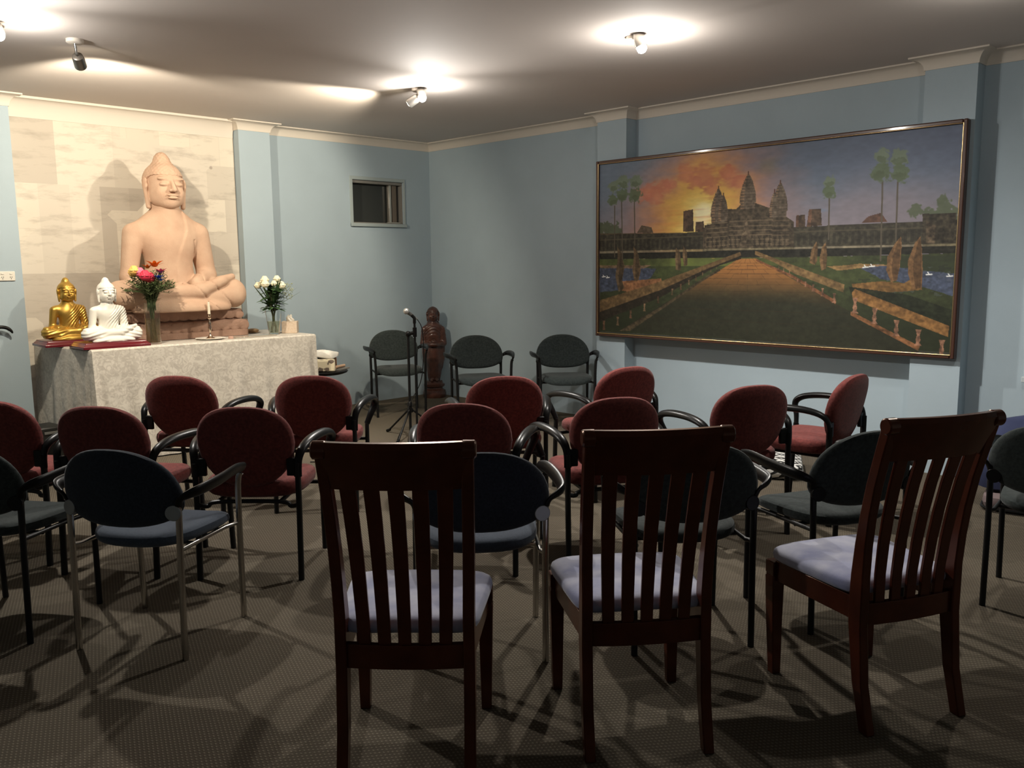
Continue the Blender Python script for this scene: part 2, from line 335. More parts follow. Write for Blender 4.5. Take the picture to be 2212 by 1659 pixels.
# ------------------------------------------------------------------ painting on the right wall
PP={'wall':[(5,405),(296,419),(612,412),(916,410),(997,407),(996,510),(5,510)],'ledge':[(5,510),(996,510),(996,520),(5,521)],'plinth':[(5,521),(996,520),(996,550),(641,560),(5,556)],'grass':[(5,556),(641,560),(996,550),(998,982),(7,985)],'water1':[(6,609),(116,603),(209,614),(193,662),(95,736),(6,750)],'water2':[(784,611),(825,596),(922,625),(1000,640),(997,739),(932,698),(835,660)],'mud1':[(5,591),(192,593),(165,612),(6,607)],'mud2':[(707,606),(788,593),(861,600),(789,614),(732,625)],'path':[(470,562),(518,563),(733,782),(932,992),(81,971)],'mass':[(359,432),(364,384),(385,379),(387,352),(431,351),(430,306),(458,308),(474,281),(514,285),(555,315),(596,332),(598,361),(618,386),(621,548),(360,551)],'stair':[(464,563),(472,474),(488,356),(505,475),(517,565)],'hut1':[(141,410),(157,368),(191,382),(198,414)],'hut2':[(786,405),(801,377),(830,363),(845,405)],'gate':[(925,518),(921,377),(991,379),(995,521)],'s1':[(296,414),(297,303),(327,298),(330,417)],'s2':[(335,417),(336,363),(361,363),(363,419)],'s3':[(623,413),(624,355),(646,353),(649,415)],'s4':[(652,412),(656,330),(686,329),(690,410)],'railL':[(6,799),(220,686),(354,603),(472,528),(476,546),(361,624),(227,730),(6,869)],'railLs':[(6,869),(227,730),(361,624),(476,546),(476,564),(415,595),(361,642),(227,771),(6,928)],'baseL':[(81,975),(228,825),(361,665),(415,612),(415,624),(361,681),(229,841),(118,974)],'railR':[(515,523),(567,561),(629,604),(752,691),(750,728),(627,642),(568,583),(515,543)],'baseR':[(518,565),(622,648),(733,768),(731,784),(622,665),(518,574)],'fore':[(770,730),(777,711),(990,867),(989,916),(774,762)],'foreb':[(770,817),(931,964),(927,984),(770,836)],'nbase':[(769,688),(836,674),(889,682),(922,642),(929,711),(881,721),(777,730)],'nbase2':[(88,685),(226,667),(230,694),(116,747),(81,737)],'n1':[(71,485),(85,522),(98,600),(89,679),(98,725),(77,748),(64,657),(72,567)],'n2':[(129,481),(147,535),(156,623),(148,679),(134,685),(126,623),(131,546)],'n3':[(274,498),(288,533),(292,581),(292,623),(275,618),(272,560)],'n4':[(298,488),(310,528),(313,592),(301,600),(296,539)],'n5':[(678,484),(682,521),(682,577),(675,598),(662,586),(666,526)],'n6':[(701,490),(706,550),(705,615),(693,625),(687,569),(693,512)],'n7':[(877,472),(880,520),(878,607),(873,669),(860,678),(848,625),(849,563),(865,502)],'n8':[(919,475),(924,530),(928,625),(928,702),(909,707),(897,642),(895,581),(908,504)]}
PT= [[404, 192, 406, 364, 21], [419, 229, 421, 360, 14], [490, 131, 493, 303, 22], [579, 188, 581, 354, 20], [564, 229, 566, 353, 12]]
PB= [[56, 140, 20, 31], [53, 217, 19, 30], [92, 117, 23, 37], [87, 188, 24, 39], [134, 124, 24, 37], [133, 199, 25, 39], [707, 207, 16, 29], [706, 257, 17, 30], [826, 112, 20, 39], [824, 180, 22, 44], [865, 124, 20, 38], [868, 192, 21, 43]]
PH= [[906, 363, 15, 30], [959, 318, 10, 21], [968, 361, 20, 41], [940, 383, 17, 34], [985, 383, 16, 33], [28, 378, 25, 39], [57, 386, 25, 39], [9, 382, 22, 34], [72, 353, 7, 11]]
PK= [[85, 221, 90, 556], [60, 251, 61, 544], [131, 237, 134, 479], [706, 284, 708, 476], [830, 225, 834, 580], [864, 230, 866, 493]]
PL= [[22, 948], [74, 920], [121, 876], [170, 834], [217, 787], [264, 742], [292, 714], [318, 689], [340, 665], [361, 644], [386, 624], [403, 611]]
PR= [[633, 672], [654, 691], [674, 709], [698, 728], [728, 755], [779, 789], [826, 836], [877, 886], [926, 925], [977, 967], [582, 612], [595, 622], [611, 634]]
def painting():
    Wn,Hn=820,412
    rng=np.random.RandomState(7)
    U,V=np.meshgrid((np.arange(Wn)+.5)/Wn*1000,(np.arange(Hn)+.5)/Hn*1000)
    def vnoise(sx,sy,seed,octs=4):
        r=np.random.RandomState(seed); out=np.zeros((Hn,Wn)); amp=1;tot=0
        for o in range(octs):
            nx,ny=max(2,int(sx*2**o)),max(2,int(sy*2**o)); g=r.rand(ny+2,nx+2)
            x=U/1000*nx; y=V/1000*ny; xi=x.astype(int); yi=y.astype(int); fx=x-xi; fy=y-yi; fx=fx*fx*(3-2*fx); fy=fy*fy*(3-2*fy)
            out+=amp*((g[yi,xi]*(1-fx)+g[yi,xi+1]*fx)*(1-fy)+(g[yi+1,xi]*(1-fx)+g[yi+1,xi+1]*fx)*fy); tot+=amp; amp*=.55
        return out/tot
    n1=vnoise(6,5,1); n2=vnoise(14,20,2); n3=vnoise(60,60,3,2); n4=vnoise(10,3,5); n5=vnoise(150,80,21,2)
    c=lambda r,g,b: np.array([r,g,b])/255.
    def sm(a,b,x): t=np.clip((x-a)/(b-a),0,1); return t*t*(3-2*t)
    A=np.zeros((Hn,Wn,3))
    def mixin(mask,col): 
        nonlocal A
        A=A*(1-mask[...,None])+np.asarray(col)*mask[...,None]
    # sky
    A[:]=c(106,122,142); mixin(sm(250,1000,U+ (n1-.5)*300)*(1-sm(0,450,V))*.8,c(86,95,120))
    mixin(sm(120,420,V+(n1-.5)*160)*.85,c(136,124,132)); mixin(sm(300,520,V)*.35*sm(500,900,U),c(118,112,122))
    D=np.hypot((U-355)*1.0*1.98/1.98,(V-325)*.62)+ (n2-.5)*70+(n1-.5)*90
    mixin((1-sm(120,330,D))*.75*(1-.5*sm(520,800,U)),c(205,140,118)); mixin(1-sm(80,230,D),c(222,150,82)); mixin(1-sm(40,185,D),c(240,196,84)); mixin(1-sm(8,95,D),c(252,228,130)); mixin(1-sm(0,45,D),c(255,245,190))
    for (x,y,r) in [(438,138,36),(426,118,26),(235,164,34),(255,150,26),(305,108,40),(175,180,34),(467,170,28),(380,190,34),(355,130,46),(203,214,36),(145,200,28),(330,150,30)]:
        d=np.hypot(U-x,(V-y)*.55)+(n3-.5)*26+(n2-.5)*20
        mixin((1-sm(r*.45,r*.95,d))*.62,c(208,118,90)); mixin((1-sm(r*.2,r*.55,np.hypot(U-x-6,(V-y-8)*.55)+(n3-.5)*20))*.35,c(232,150,104))
    mixin((1-sm(10,46,np.hypot(U-545,(V-105)*.9)+(n2-.5)*30))*.5,c(140,124,96)); mixin((1-sm(4,24,np.hypot(U-690,(V-338)*1.6)+(n3-.5)*10))*.5,c(110,130,158))
    streak=np.clip((vnoise(5,50,9,3)-.55)*5,0,1); mixin(streak*(1-sm(60,230,D))*.4,c(224,140,70))
    # helpers
    def poly(p,col,alpha=1,nz=0,jag=0):
        pts=[(a,b) for a,b in p]; x0=min(a for a,b in pts)-4;x1=max(a for a,b in pts)+4;y0=min(b for a,b in pts)-4;y1=max(b for a,b in pts)+4
        i0,i1=max(0,int(x0/1000*Wn)),min(Wn,int(x1/1000*Wn)+2); j0,j1=max(0,int(y0/1000*Hn)),min(Hn,int(y1/1000*Hn)+2)
        if i1<=i0 or j1<=j0: return
        X=U[j0:j1,i0:i1]; Y=V[j0:j1,i0:i1]
        if jag: Y=Y+(n3[j0:j1,i0:i1]-.5)*jag; X=X+(n2[j0:j1,i0:i1]-.5)*jag*.4
        ins=np.zeros(X.shape,bool)
        for k in range(len(pts)):
            (ax,ay),(bx,by)=pts[k],pts[(k+1)%len(pts)]
            if ay==by: continue
            ins^=((ay>Y)!=(by>Y))&(X<(bx-ax)*(Y-ay)/(by-ay)+ax)
        cc=np.asarray(col)*np.ones(X.shape+(3,))
        if nz: cc=cc*(1+(n3[j0:j1,i0:i1,None]-.5)*nz*.9+(n5[j0:j1,i0:i1,None]-.5)*nz*1.5)
        m=ins[...,None]*alpha; A[j0:j1,i0:i1]=A[j0:j1,i0:i1]*(1-m)+cc*m
    def blob(x,y,rx,ry,col,al=1,rag=.5):
        d=np.hypot((U-x)/rx,(V-y)/ry)+(n5-.5)*rag*1.6+(n3-.5)*rag*.6; mixin((1-sm(.75,1.02,d))*al,col)
    def line(x0,y0,x1,y1,w,col,al=1):
        L=max(1e-6,math.hypot(x1-x0,(y1-y0)*.503)); dx,dy=(x1-x0)/L,(y1-y0)*.503/L
        pu=(U-x0); pv=(V-y0)*.503; t=np.clip(pu*dx+pv*dy,0,L); d=np.hypot(pu-t*dx,pv-t*dy); mixin((1-sm(w*.5,w*.5+1.1,d))*al,col)
    # horizon
    for (x,y,rx,ry) in PH: blob(x,y,max(rx,6)*1.1,ry*1.1,c(104,116,88)*(.85 if x>500 else .8),.95,.7)
    for k in ('hut1','hut2'): poly(PP[k],c(96,66,52) if k=='hut2' else c(92,78,62),1,.3)
    for k in ('s1','s2','s3','s4'):
        poly(PP[k],c(78,62,48),1,.4,6)
        q=PP[k]; xm=(q[0][0]+q[2][0])/2; poly([(q[0][0],q[0][1]),(q[1][0],q[1][1]),(q[1][0]+(xm-q[1][0])*.6,q[1][1]),(q[0][0]+(xm-q[0][0])*.6,q[0][1])],c(122,84,62),.7 if k in('s3','s4') else .2,.4)
    poly(PP['wall'],c(62,58,46),1,.45)
    vs=np.clip(np.sin(U*.42)*3,-1,1); inw=np.zeros((Hn,Wn)); inw[(V>446)&(V<500)]=1
    mixin(inw*(vs>0)*.45,c(36,36,30)); line(5,444,612,436,2.2,c(92,84,64),.7); line(612,436,998,438,2.2,c(88,80,62),.7)
    line(5,408,296,420,1.2,c(118,92,60),.6)
    poly(PP['gate'],c(58,52,40),1,.7); poly([(a+8,b+30) for a,b in PP['gate'][:2]]+[(950,430),(950,505)],c(104,82,62),.35,.8)
    poly(PP['mass'],c(74,64,50),1,.55)
    for yy in (372,398,420,444,466,490):
        line(372,yy+6,432,yy+2,1.6,c(140,122,92),.55); line(440,yy-2,560,yy,1.6,c(150,128,98),.5); line(560,yy+4,606,yy+6,1.6,c(128,108,82),.5)
    for k in range(34):
        xx=368+k*6.9; line(xx,448+ (k%3)*6,xx,500,1.2,c(36,34,28) if k%2 else c(112,98,74),.7)
    for (x,t,_,b,hw) in PT:
        for k in range(24):
            f=k/23; y=t+(b-t)*f; hh=hw*1.05*math.sin(min(1,f*1.15)**.8*math.pi*.52)*(1-.12*(f>.85))
            poly([(x-hh-.8*(k%2),y),(x+hh+.8*(k%2),y),(x+hh,y+(b-t)/22),(x-hh,y+(b-t)/22)],c(92,80,66)*(1+.12*(k%2)),1,.35)
            poly([(x-hh,y),(x-hh*.45,y),(x-hh*.45,y+(b-t)/26),(x-hh,y+(b-t)/26)],c(158,120,86),.55*(k%2)+.15,.3)
        line(x,t-6,x,t+8,2,c(96,62,48))
    poly(PP['stair'],c(96,82,64),1,.6)
    for k in range(10): line(466-k*.2,470+k*9,516,470+k*9,1,c(46,42,34),.6)
    poly(PP['ledge'],c(128,118,88),.8,.3); poly(PP['plinth'],c(36,36,29),1,.5)
    # ground
    poly(PP['grass'],c(58,66,38),1,.22,4)
    g=(V>556)&(V<600); mixin(g*np.clip(n4*1.6-.25,0,1)*(1-sm(640,800,U))*.85,c(128,142,62)); mixin(((V>585)&(V<680))*np.clip(n2*1.4-.4,0,1)*.5,c(92,110,50))
    mixin(sm(680,900,V)*.75,c(38,44,28)); mixin(((V>560)&(V<640))*sm(830,900,U)*.7,c(46,54,38))
    for k in ('water1','water2'): poly(PP[k],c(66,76,98),1,.35,8)
    sp=(n3>.66)&(V>600)&(V<680); w2=((U>784)|(U<215)); mixin(sp*w2*.35,c(30,34,36)); mixin((n3<.30)*((V>610)&(V<740))*((U>850)|(U<120))*.3,c(110,120,135))
    poly(PP['mud1'],c(140,108,84),.8,.3,4); poly(PP['mud2'],c(158,118,70),.8,.3,4)
    # causeway
    poly(PP['path'],c(44,46,32),1,.15)
    inp=np.zeros((Hn,Wn,3)); B=A.copy(); poly(PP['path'],(1,0,1)); inp=(np.abs(A-np.array([1,0,1])).sum(2)<.01)*1.0; A[:]=B
    gl=(1-sm(575,800,V+(n1-.5)*60-np.abs(U-500)*.12)); mixin(inp*gl*.95,c(168,108,52)*(1) ); mixin(inp*(1-sm(565,640,V))*.4,c(186,124,62))
    for yy in (585,600,618,640,666,696,732,776,830,890): mixin(inp*(np.abs(V-yy-(n2-.5)*6)<1.6)*.4,c(60,46,28))
    for k in range(-9,10):
        xb=500+k*90; t=(V-556)/420.; mixin(inp*(np.abs(U-(494+ (xb-494)*t*.9+k*3))<.8)*((np.floor(V/28)+k)%2)*.35,c(56,44,28))
    # balustrades and serpent rails
    poly(PP['nbase2'],c(138,92,58),1,.35); poly(PP['railLs'],c(44,38,28),1,.4); poly(PP['railL'],c(108,84,52),1,.35); poly(PP['baseL'],c(74,62,44),.9,.5)
    for i,(x,y) in enumerate(PL): s=max(2.2,9-i*.65); poly([(x-s*.5,y-s*3.2),(x+s*.5,y-s*3.2),(x+s*.3,y),(x+s*.6,y+s*3),(x-s*.6,y+s*3),(x-s*.3,y)],c(118,92,66) if i%2 else c(104,72,52),.9,.5)
    poly(PP['railR'],c(118,92,56),1,.35); poly(PP['baseR'],c(128,78,48),.9,.4)
    poly(PP['nbase'],c(122,88,46),1,.35); poly([(762,700),(900,735),(1000,800),(1000,900),(985,905),(770,742)],c(34,40,26),.9,.4)
    poly(PP['fore'],c(132,92,48),1,.35); poly(PP['foreb'],c(132,84,50),.9,.4)
    for i,(x,y) in enumerate(PR): 
        s=(3+i*1.0) if i<5 else (11 if i<10 else 2.4)
        poly([(x-s*.6,y-s*3.3),(x+s*.6,y-s*3.3),(x+s*.25,y-s),(x+s*.5,y+s),(x+s*.3,y+s*2),(x+s*.8,y+s*3.3),(x-s*.8,y+s*3.3),(x-s*.3,y+s*2),(x-s*.5,y+s),(x-s*.25,y-s)],c(140,98,74),.95,.6)
    for k,cc in (('n1',(98,80,56)),('n2',(104,82,56)),('n3',(112,90,62)),('n4',(112,90,62)),('n5',(122,92,58)),('n6',(122,92,58)),('n7',(128,92,56)),('n8',(120,86,52))):
        poly(PP[k],c(*cc),1,.35); q=PP[k]; mx_=sum(a for a,b in q)/len(q); poly([(a*.55+(mx_+4)*.45+2,b) for a,b in q],c(*cc)*.55,.55,.4)
    # palms
    for (x0,y0,x1,y1) in PK: line(x0,y0,x1,y1,2.6,c(88,80,66))
    for i,(x,y,rx,ry) in enumerate(PB): blob(x,y,rx*1.05,ry*1.05,c(112,128,104) if i%2==0 else c(92,108,78),.93,.5); blob(x,y+ry*.35,rx*.7,ry*.5,c(78,90,64),.5,.6)
    # birds
    for (x,y) in [(800,609),(815,605),(942,642),(985,649),(21,658),(36,663)]:
        line(x-6,y+2,x+6,y,1.6,c(225,228,225)); line(x,y,x-3,y-9,1.2,c(225,228,225))
    g_=A.mean(2,keepdims=True); A=np.clip((g_+(A-g_)*.85)*(1+(n3[...,None]-.5)*.10),0,1)
    L=np.where(A<=.04045,A/12.92,((A+.055)/1.055)**2.4)*PGAIN
    # mesh, one vertex per sample
    Y0,Y1,Z0,Z1=-2.622,-5.708,.835,2.366
    ys=np.linspace(Y0,Y1,Wn); zs=np.linspace(Z1,Z0,Hn)
    YY,ZZ=np.meshgrid(ys,zs); co=np.stack([np.full_like(YY,-.178),YY,ZZ],-1).reshape(-1,3)
    i=np.arange((Hn-1)*(Wn-1)); r_,c_=i//(Wn-1),i%(Wn-1); a=r_*Wn+c_
    F=np.stack([a,a+Wn,a+Wn+1,a+1],1)
    return co,F,L.reshape(-1,3)
PGAIN=.98
def build_painting():
    t=thing('framed_painting',(-.14,-4.165,.815),0,'huge framed painting of a temple at sunset seen down a stone causeway','painting')
    co,F,L=painting(); co=co-np.array([-.14,-4.165,.815])
    me=bpy.data.meshes.new('canvas'); me.vertices.add(len(co)); me.vertices.foreach_set('co',co.astype('f').ravel())
    me.loops.add(F.size); me.loops.foreach_set('vertex_index',F.astype('i').ravel()); me.polygons.add(len(F))
    me.polygons.foreach_set('loop_start',np.arange(0,F.size,4,dtype='i')); me.polygons.foreach_set('loop_total',np.full(len(F),4,dtype='i'))
    me.update(calc_edges=True)
    at=me.color_attributes.new('paint','FLOAT_COLOR','POINT'); at.data.foreach_set('color',np.concatenate([L,np.ones((len(L),1))],1).astype('f').ravel())
    mt=bpy.data.materials.new('oil_paint'); mt.use_nodes=True; b=mt.node_tree.nodes['Principled BSDF']; b.inputs['Roughness'].default_value=.55; b.inputs['Specular IOR Level'].default_value=.3
    ca=mt.node_tree.nodes.new('ShaderNodeVertexColor'); ca.layer_name='paint'; mt.node_tree.links.new(ca.outputs['Color'],b.inputs['Base Color'])
    me.materials.append(mt); o=bpy.data.objects.new('canvas',me); COL.objects.link(o); o.parent=t
    FRM=mat('dark_frame_wood',(.07,.030,.020),.35,coat=.4); GLD=mat('gilt_edge',(.42,.30,.16),.25,metal=.9)
    y0,y1,z0,z1=-2.602+4.165,-5.728+4.165,0,1.572
    m=MB(); w_=.030
    for a,b_ in (((-.058,y0,z0),(0,y0-w_,z1)),((-.058,y1,z0),(0,y1+w_,z1)),((-.058,y0-w_,z1-w_),(0,y1+w_,z1)),((-.058,y0-w_,z0),(0,y1+w_,z0+w_))): m.b2(a,b_)
    m.build('frame',FRM,t,bevel=.008)
    m=MB(); g=.007; q=w_-.004
    m.tube([(-.056,y0-q,z0+q),(-.056,y1+q,z0+q)],g); m.tube([(-.052,y0-q,z1-q),(-.052,y1+q,z1-q)],g*.7); m.tube([(-.054,y0-q,z0+q),(-.054,y0-q,z1-q)],g*.8); m.tube([(-.054,y1+q,z0+q),(-.054,y1+q,z1-q)],g*.8)
    m.build('gilt_strip',GLD,t)
    m=MB(); m.b2((-.034,y0-.01,z0+.01),(-.0,y1+.01,z1-.01)); m.build('backing_board',FRM,t,smooth=False)
build_painting()
# ------------------------------------------------------------------ carved figures: smooth solid fields turned into one surface
def surf(fn,lo,hi,h):
    ax=[np.arange(lo[i],hi[i]+h,h,dtype=np.float32) for i in range(3)]
    X,Y,Z=np.meshgrid(*ax,indexing='ij'); Fv=fn(X,Y,Z).astype(np.float32); s=Fv<0
    nx,ny,nz=s.shape
    cnt=np.zeros((nx-1,ny-1,nz-1),np.int8)
    for a in (0,1):
        for b in (0,1):
            for c in (0,1): cnt+=s[a:nx-1+a,b:ny-1+b,c:nz-1+c]
    act=(cnt>0)&(cnt<8); I,J,K=np.nonzero(act); idx=-np.ones(act.shape,np.int64); idx[act]=np.arange(len(I))
    pos=np.zeros((len(I),3)); num=np.zeros(len(I)); cor=[(a,b,c) for a in (0,1) for b in (0,1) for c in (0,1)]
    for p in cor:
        for d in range(3):
            if p[d]: continue
            q=list(p); q[d]=1
            fa=Fv[I+p[0],J+p[1],K+p[2]]; fb=Fv[I+q[0],J+q[1],K+q[2]]; m=(fa<0)!=(fb<0)
            t=np.where(m,fa/np.where(m,fa-fb,1),0)
            P=np.array(p,float)[None]+np.zeros((len(I),3)); P[:,d]+=t; pos+=P*m[:,None]; num+=m
    pos=pos/num[:,None]+np.stack([I,J,K],1); pos=pos*h+np.array(lo)
    faces=[]
    for d in range(3):
        e=[slice(1,-1)]*3; e[d]=slice(0,None)
        a=s[tuple(slice(0,-1) if k==d else slice(None) for k in range(3))]; b=s[tuple(slice(1,None) if k==d else slice(None) for k in range(3))]
        cr=(a!=b); ins=a
        i,j,k=np.nonzero(cr); ijk=np.stack([i,j,k],1); o=[q for q in range(3) if q!=d]
        ok=(ijk[:,o[0]]>0)&(ijk[:,o[1]]>0)&(ijk[:,o[0]]<s.shape[o[0]]-1)&(ijk[:,o[1]]<s.shape[o[1]]-1)
        ijk=ijk[ok]; fl=ins[i[ok],j[ok],k[ok]]
        def C(da,db):
            t=ijk.copy(); t[:,o[0]]+=da; t[:,o[1]]+=db; return idx[t[:,0],t[:,1],t[:,2]]
        Q=np.stack([C(-1,-1),C(0,-1),C(0,0),C(-1,0)],1)
        if d==1: fl=~fl
        Q[~fl]=Q[~fl][:,::-1]; faces.append(Q)
    return pos,np.concatenate(faces)
def meshobj(name,pf,m,parent=None,loc=None):
    pos,F=pf; me=bpy.data.meshes.new(name); me.vertices.add(len(pos)); me.vertices.foreach_set('co',pos.astype('f').ravel())
    me.loops.add(F.size); me.loops.foreach_set('vertex_index',F.astype('i').ravel()); me.polygons.add(len(F))
    me.polygons.foreach_set('loop_start',np.arange(0,F.size,4,dtype='i')); me.polygons.foreach_set('loop_total',np.full(len(F),4,dtype='i'))
    me.update(calc_edges=True); me.validate(); me.polygons.foreach_set('use_smooth',[True]*len(me.polygons)); me.materials.append(m)
    o=bpy.data.objects.new(name,me); COL.objects.link(o)
    if parent: o.parent=parent
    if loc: o.location=loc
    return o
def smin(a,b,k):
    h=np.clip(.5+.5*(b-a)/k,0,1); return b*(1-h)+a*h-k*h*(1-h)
def E_(X,Y,Z,c,r):
    x,y,z=(X-c[0])/r[0],(Y-c[1])/r[1],(Z-c[2])/r[2]; k0=np.sqrt(x*x+y*y+z*z)+1e-6
    k1=np.sqrt((x/r[0])**2+(y/r[1])**2+(z/r[2])**2)+1e-6; return k0*(k0-1)/k1
def C_(X,Y,Z,a,b,ra,rb):
    ab=np.array(b)-np.array(a); l=float(ab@ab); t=np.clip(((X-a[0])*ab[0]+(Y-a[1])*ab[1]+(Z-a[2])*ab[2])/l,0,1)
    return np.sqrt((X-a[0]-ab[0]*t)**2+(Y-a[1]-ab[1]*t)**2+(Z-a[2]-ab[2]*t)**2)-(ra+(rb-ra)*t)
def head_sdf(X,Y,Z):
    # centred on the skull, face toward -y, height of face about .36
    A=np.abs(X)
    d=E_(X,Y,Z,(0,.02,.03),(.150,.172,.175)); d=smin(d,E_(X,Y,Z,(0,-.030,-.085),(.136,.125,.112)),.05); d=smin(d,E_(A,Y,Z,(.080,-.030,-.105),(.052,.075,.060)),.04)
    d=smin(d,E_(X,Y,Z,(0,-.085,-.150),(.060,.055,.042)),.035)
    d=smin(d,E_(A,Y,Z,(.066,-.100,-.060),(.052,.045,.055)),.03)
    # brow, eye sockets, lids
    d=smin(d,E_(A,Y,Z,(.058,-.128,.055),(.060,.022,.014)),.02)
    d=np.maximum(d,-E_(A,Y,Z,(.060,-.182,.010),(.050,.030,.026))) if False else -smin(-d,E_(A,Y,Z,(.062,-.178,.022),(.048,.024,.018)),.015)
    d=smin(d,E_(A,Y,Z,(.062,-.135,.008),(.040,.026,.019)),.010)
    # nose
    d=smin(d,C_(X,Y,Z,(0,-.150,.040),(0,-.198,-.040),.014,.021),.014); d=smin(d,E_(A,Y,Z,(.024,-.178,-.046),(.017,.020,.014)),.008)
    # mouth
    d=smin(d,E_(X,Y,Z,(0,-.164,-.084),(.054,.020,.011)),.006); d=smin(d,E_(X,Y,Z,(0,-.160,-.106),(.046,.021,.012)),.006)
    # ears with long lobes
    d=smin(d,E_(A,Y,Z,(.168,.004,.012),(.022,.038,.060)),.010); d=smin(d,C_(A,Y,Z,(.170,.002,-.020),(.152,-.004,-.175),.017,.021),.010)
    return d
def hair_sdf(X,Y,Z,bumps=0.004,fr=150,usn=(.080,.115,.180)):
    d=E_(X,Y,Z,(0,.030,.040),(.168,.182,.172)); d=smin(d,E_(X,Y,Z,(0,.035,usn[2]),(usn[0]*.95,usn[0],usn[1])),.032)
    cut=(-Z+.085)-.35*np.clip(Y+.05,0,1)*1.6+.0*np.abs(X)   # hairline: high in front, low behind
    d=np.maximum(d,cut*.8)
    d=d-bumps*(np.sin(X*fr)*np.sin(Y*fr)*np.sin(Z*fr)) if bumps else d
    return d
def seated_sdf(X,Y,Z0,folds,tall=1.0):
    A=np.abs(X); Z=Z0/tall; wd=1.04 if tall>1 else 1.0; X0=X; X=X/wd; A0=A; A=A/wd
    tor=E_(X,Y,Z,(0,.03,.14),(.25,.185,.17)); tor=smin(tor,E_(X,Y,Z,(0,.01,.33),(.185,.145,.20)),.08)
    tor=smin(tor,E_(X,Y,Z,(0,.0,.52),(.225,.150,.16)),.08); tor=smin(tor,C_(A,Y,Z,(.0,.02,.63),(.215,.02,.605),.085,.080),.07)
    tor=smin(tor,C_(X,Y,Z,(0,.02,.62),(0,.0,.84),.135,.104),.07)
    if tall>1: tor=smin(tor,E_(X,Y,Z,(0,.025,.65),(.215,.125,.125)),.05)
    robe=folds*.0
    arm=C_(A,Y,Z,(.268,.02,.585),(.325,.01,.27),.082,.066); arm=smin(arm,C_(A,Y,Z,(.325,.01,.26),(.13,-.225,.205),.066,.042),.03)
    d=smin(tor,arm,.022)
    X=X0; A=A0; Z=Z0
    # hands resting in the lap, right over left
    hand=smin(E_(X,Y,Z,(.02,-.27,.175),(.125,.060,.022)),E_(X,Y,Z,(-.02,-.262,.208),(.125,.052,.022)),.008)
    for k in range(4): hand=smin(hand,C_(X,Y,Z,(.02,-.300+k*.024,.214),(.115,-.292+k*.024,.206),.0125,.010),.004)
    hand=smin(hand,C_(X,Y,Z,(-.075,-.25,.225),(-.01,-.245,.245),.014,.011),.01); hand=smin(hand,C_(X,Y,Z,(.085,-.25,.205),(.012,-.245,.246),.014,.011),.01)
    # legs
    th=C_(A,Y,Z,(.14,.03,.145),(.475,-.165,.150),.150,.125)
    sh=C_(X,Y,Z,(.475,-.20,.115),(-.25,-.27,.085),.100,.060)
    sr=C_(X,Y,Z,(-.475,-.20,.140),(.12,-.285,.165),.105,.068); sr=smin(sr,C_(X,Y,Z,(.12,-.285,.165),(.36,-.245,.255),.064,.045),.03)
    foot=C_(X,Y,Z,(.33,-.25,.250),(.47,-.20,.290),.046,.030)
    leg=smin(th,sh,.035); leg=smin(leg,sr,.018); leg=smin(leg,foot,.012)
    apron=E_(X,Y,Z,(0,-.24,.02),(.42,.16,.10)); leg=smin(leg,apron,.03)
    if folds:
        # robe thickness over the left shoulder and gathered folds
        r=np.clip((X-(-.16+.50*(Z-.25)))*14,0,1)*np.clip((Z-.22)*12,0,1)*np.clip((.74-Z)*14,0,1)
        ph=(X*1.0-Z*.55+.10*np.sin(Z*6))*95; d=d-r*(.010+.0075*np.sin(ph))
        rl=np.clip((.30-Z)*20,0,1); ph2=(Z*1.3+A*.35-Y*.2)*70; leg=leg-.006*np.sin(ph2)*rl*np.clip((A-.08)*8,0,1)
    else:
        xe=np.interp(Z,[.2,.36,.50,.60,.70],[-.005,.0,.03,.07,.12]); r=np.clip((X-xe)*70,0,1)*np.clip((Z-.2)*30,0,1)
        d=d-r*.011; xb=.19-.02*(Z-.3); d=d+.012*np.exp(-((X-xb-.02*np.sin(Z*4))/.008)**2)*(Y<-.03)*(Z>.22)*(Z<.62)
        leg=leg+.011*np.exp(-((X-(.13+.9*(.16-Z)))/.008)**2)*(Y<-.1)+.011*np.exp(-((X-(.32+.9*(.16-Z)))/.008)**2)*(Y<-.1)
    d=smin(d,leg,.02); d=smin(d,hand,.006)
    return np.maximum(d,-Z)
def seated_figure(name,loc,scale,m,label,h,folds,bumps,fr,sx=1,tall=1.0,HZ=.945):
    t=thing(name,loc,0,label,'statue')
    lo,hi=(-.66,-.42,-.02),(.66,.26,.98)
    p,F=surf(lambda X,Y,Z: seated_sdf(X,Y,Z,folds,tall),lo,hi,h/scale); meshobj('body',(p*np.array([scale*sx,scale,scale]),F),m,t)
    hs=scale*1.0; off=np.array([0,-.015,HZ])
    p,F=surf(head_sdf,(-.2,-.25,-.21),(.2,.22,.23),.0058 if tall>1 else .0085); meshobj('head',((p+off)*scale,F),m,t)
    p,F=surf(lambda X,Y,Z: hair_sdf(X,Y,Z,bumps,fr),(-.2,-.2,-.2),(.2,.24,.40),.0065 if tall>1 else .0085); meshobj('hair',((p+off)*scale,F),m,t)
    return t
BUD=seated_figure('stone_buddha_statue',(-3.22,-.42,1.115),.965,STONE,'large seated sandstone buddha, eyes closed, on a carved stone pedestal',.0085,0,.0045,140,1.03,1.135,1.075)
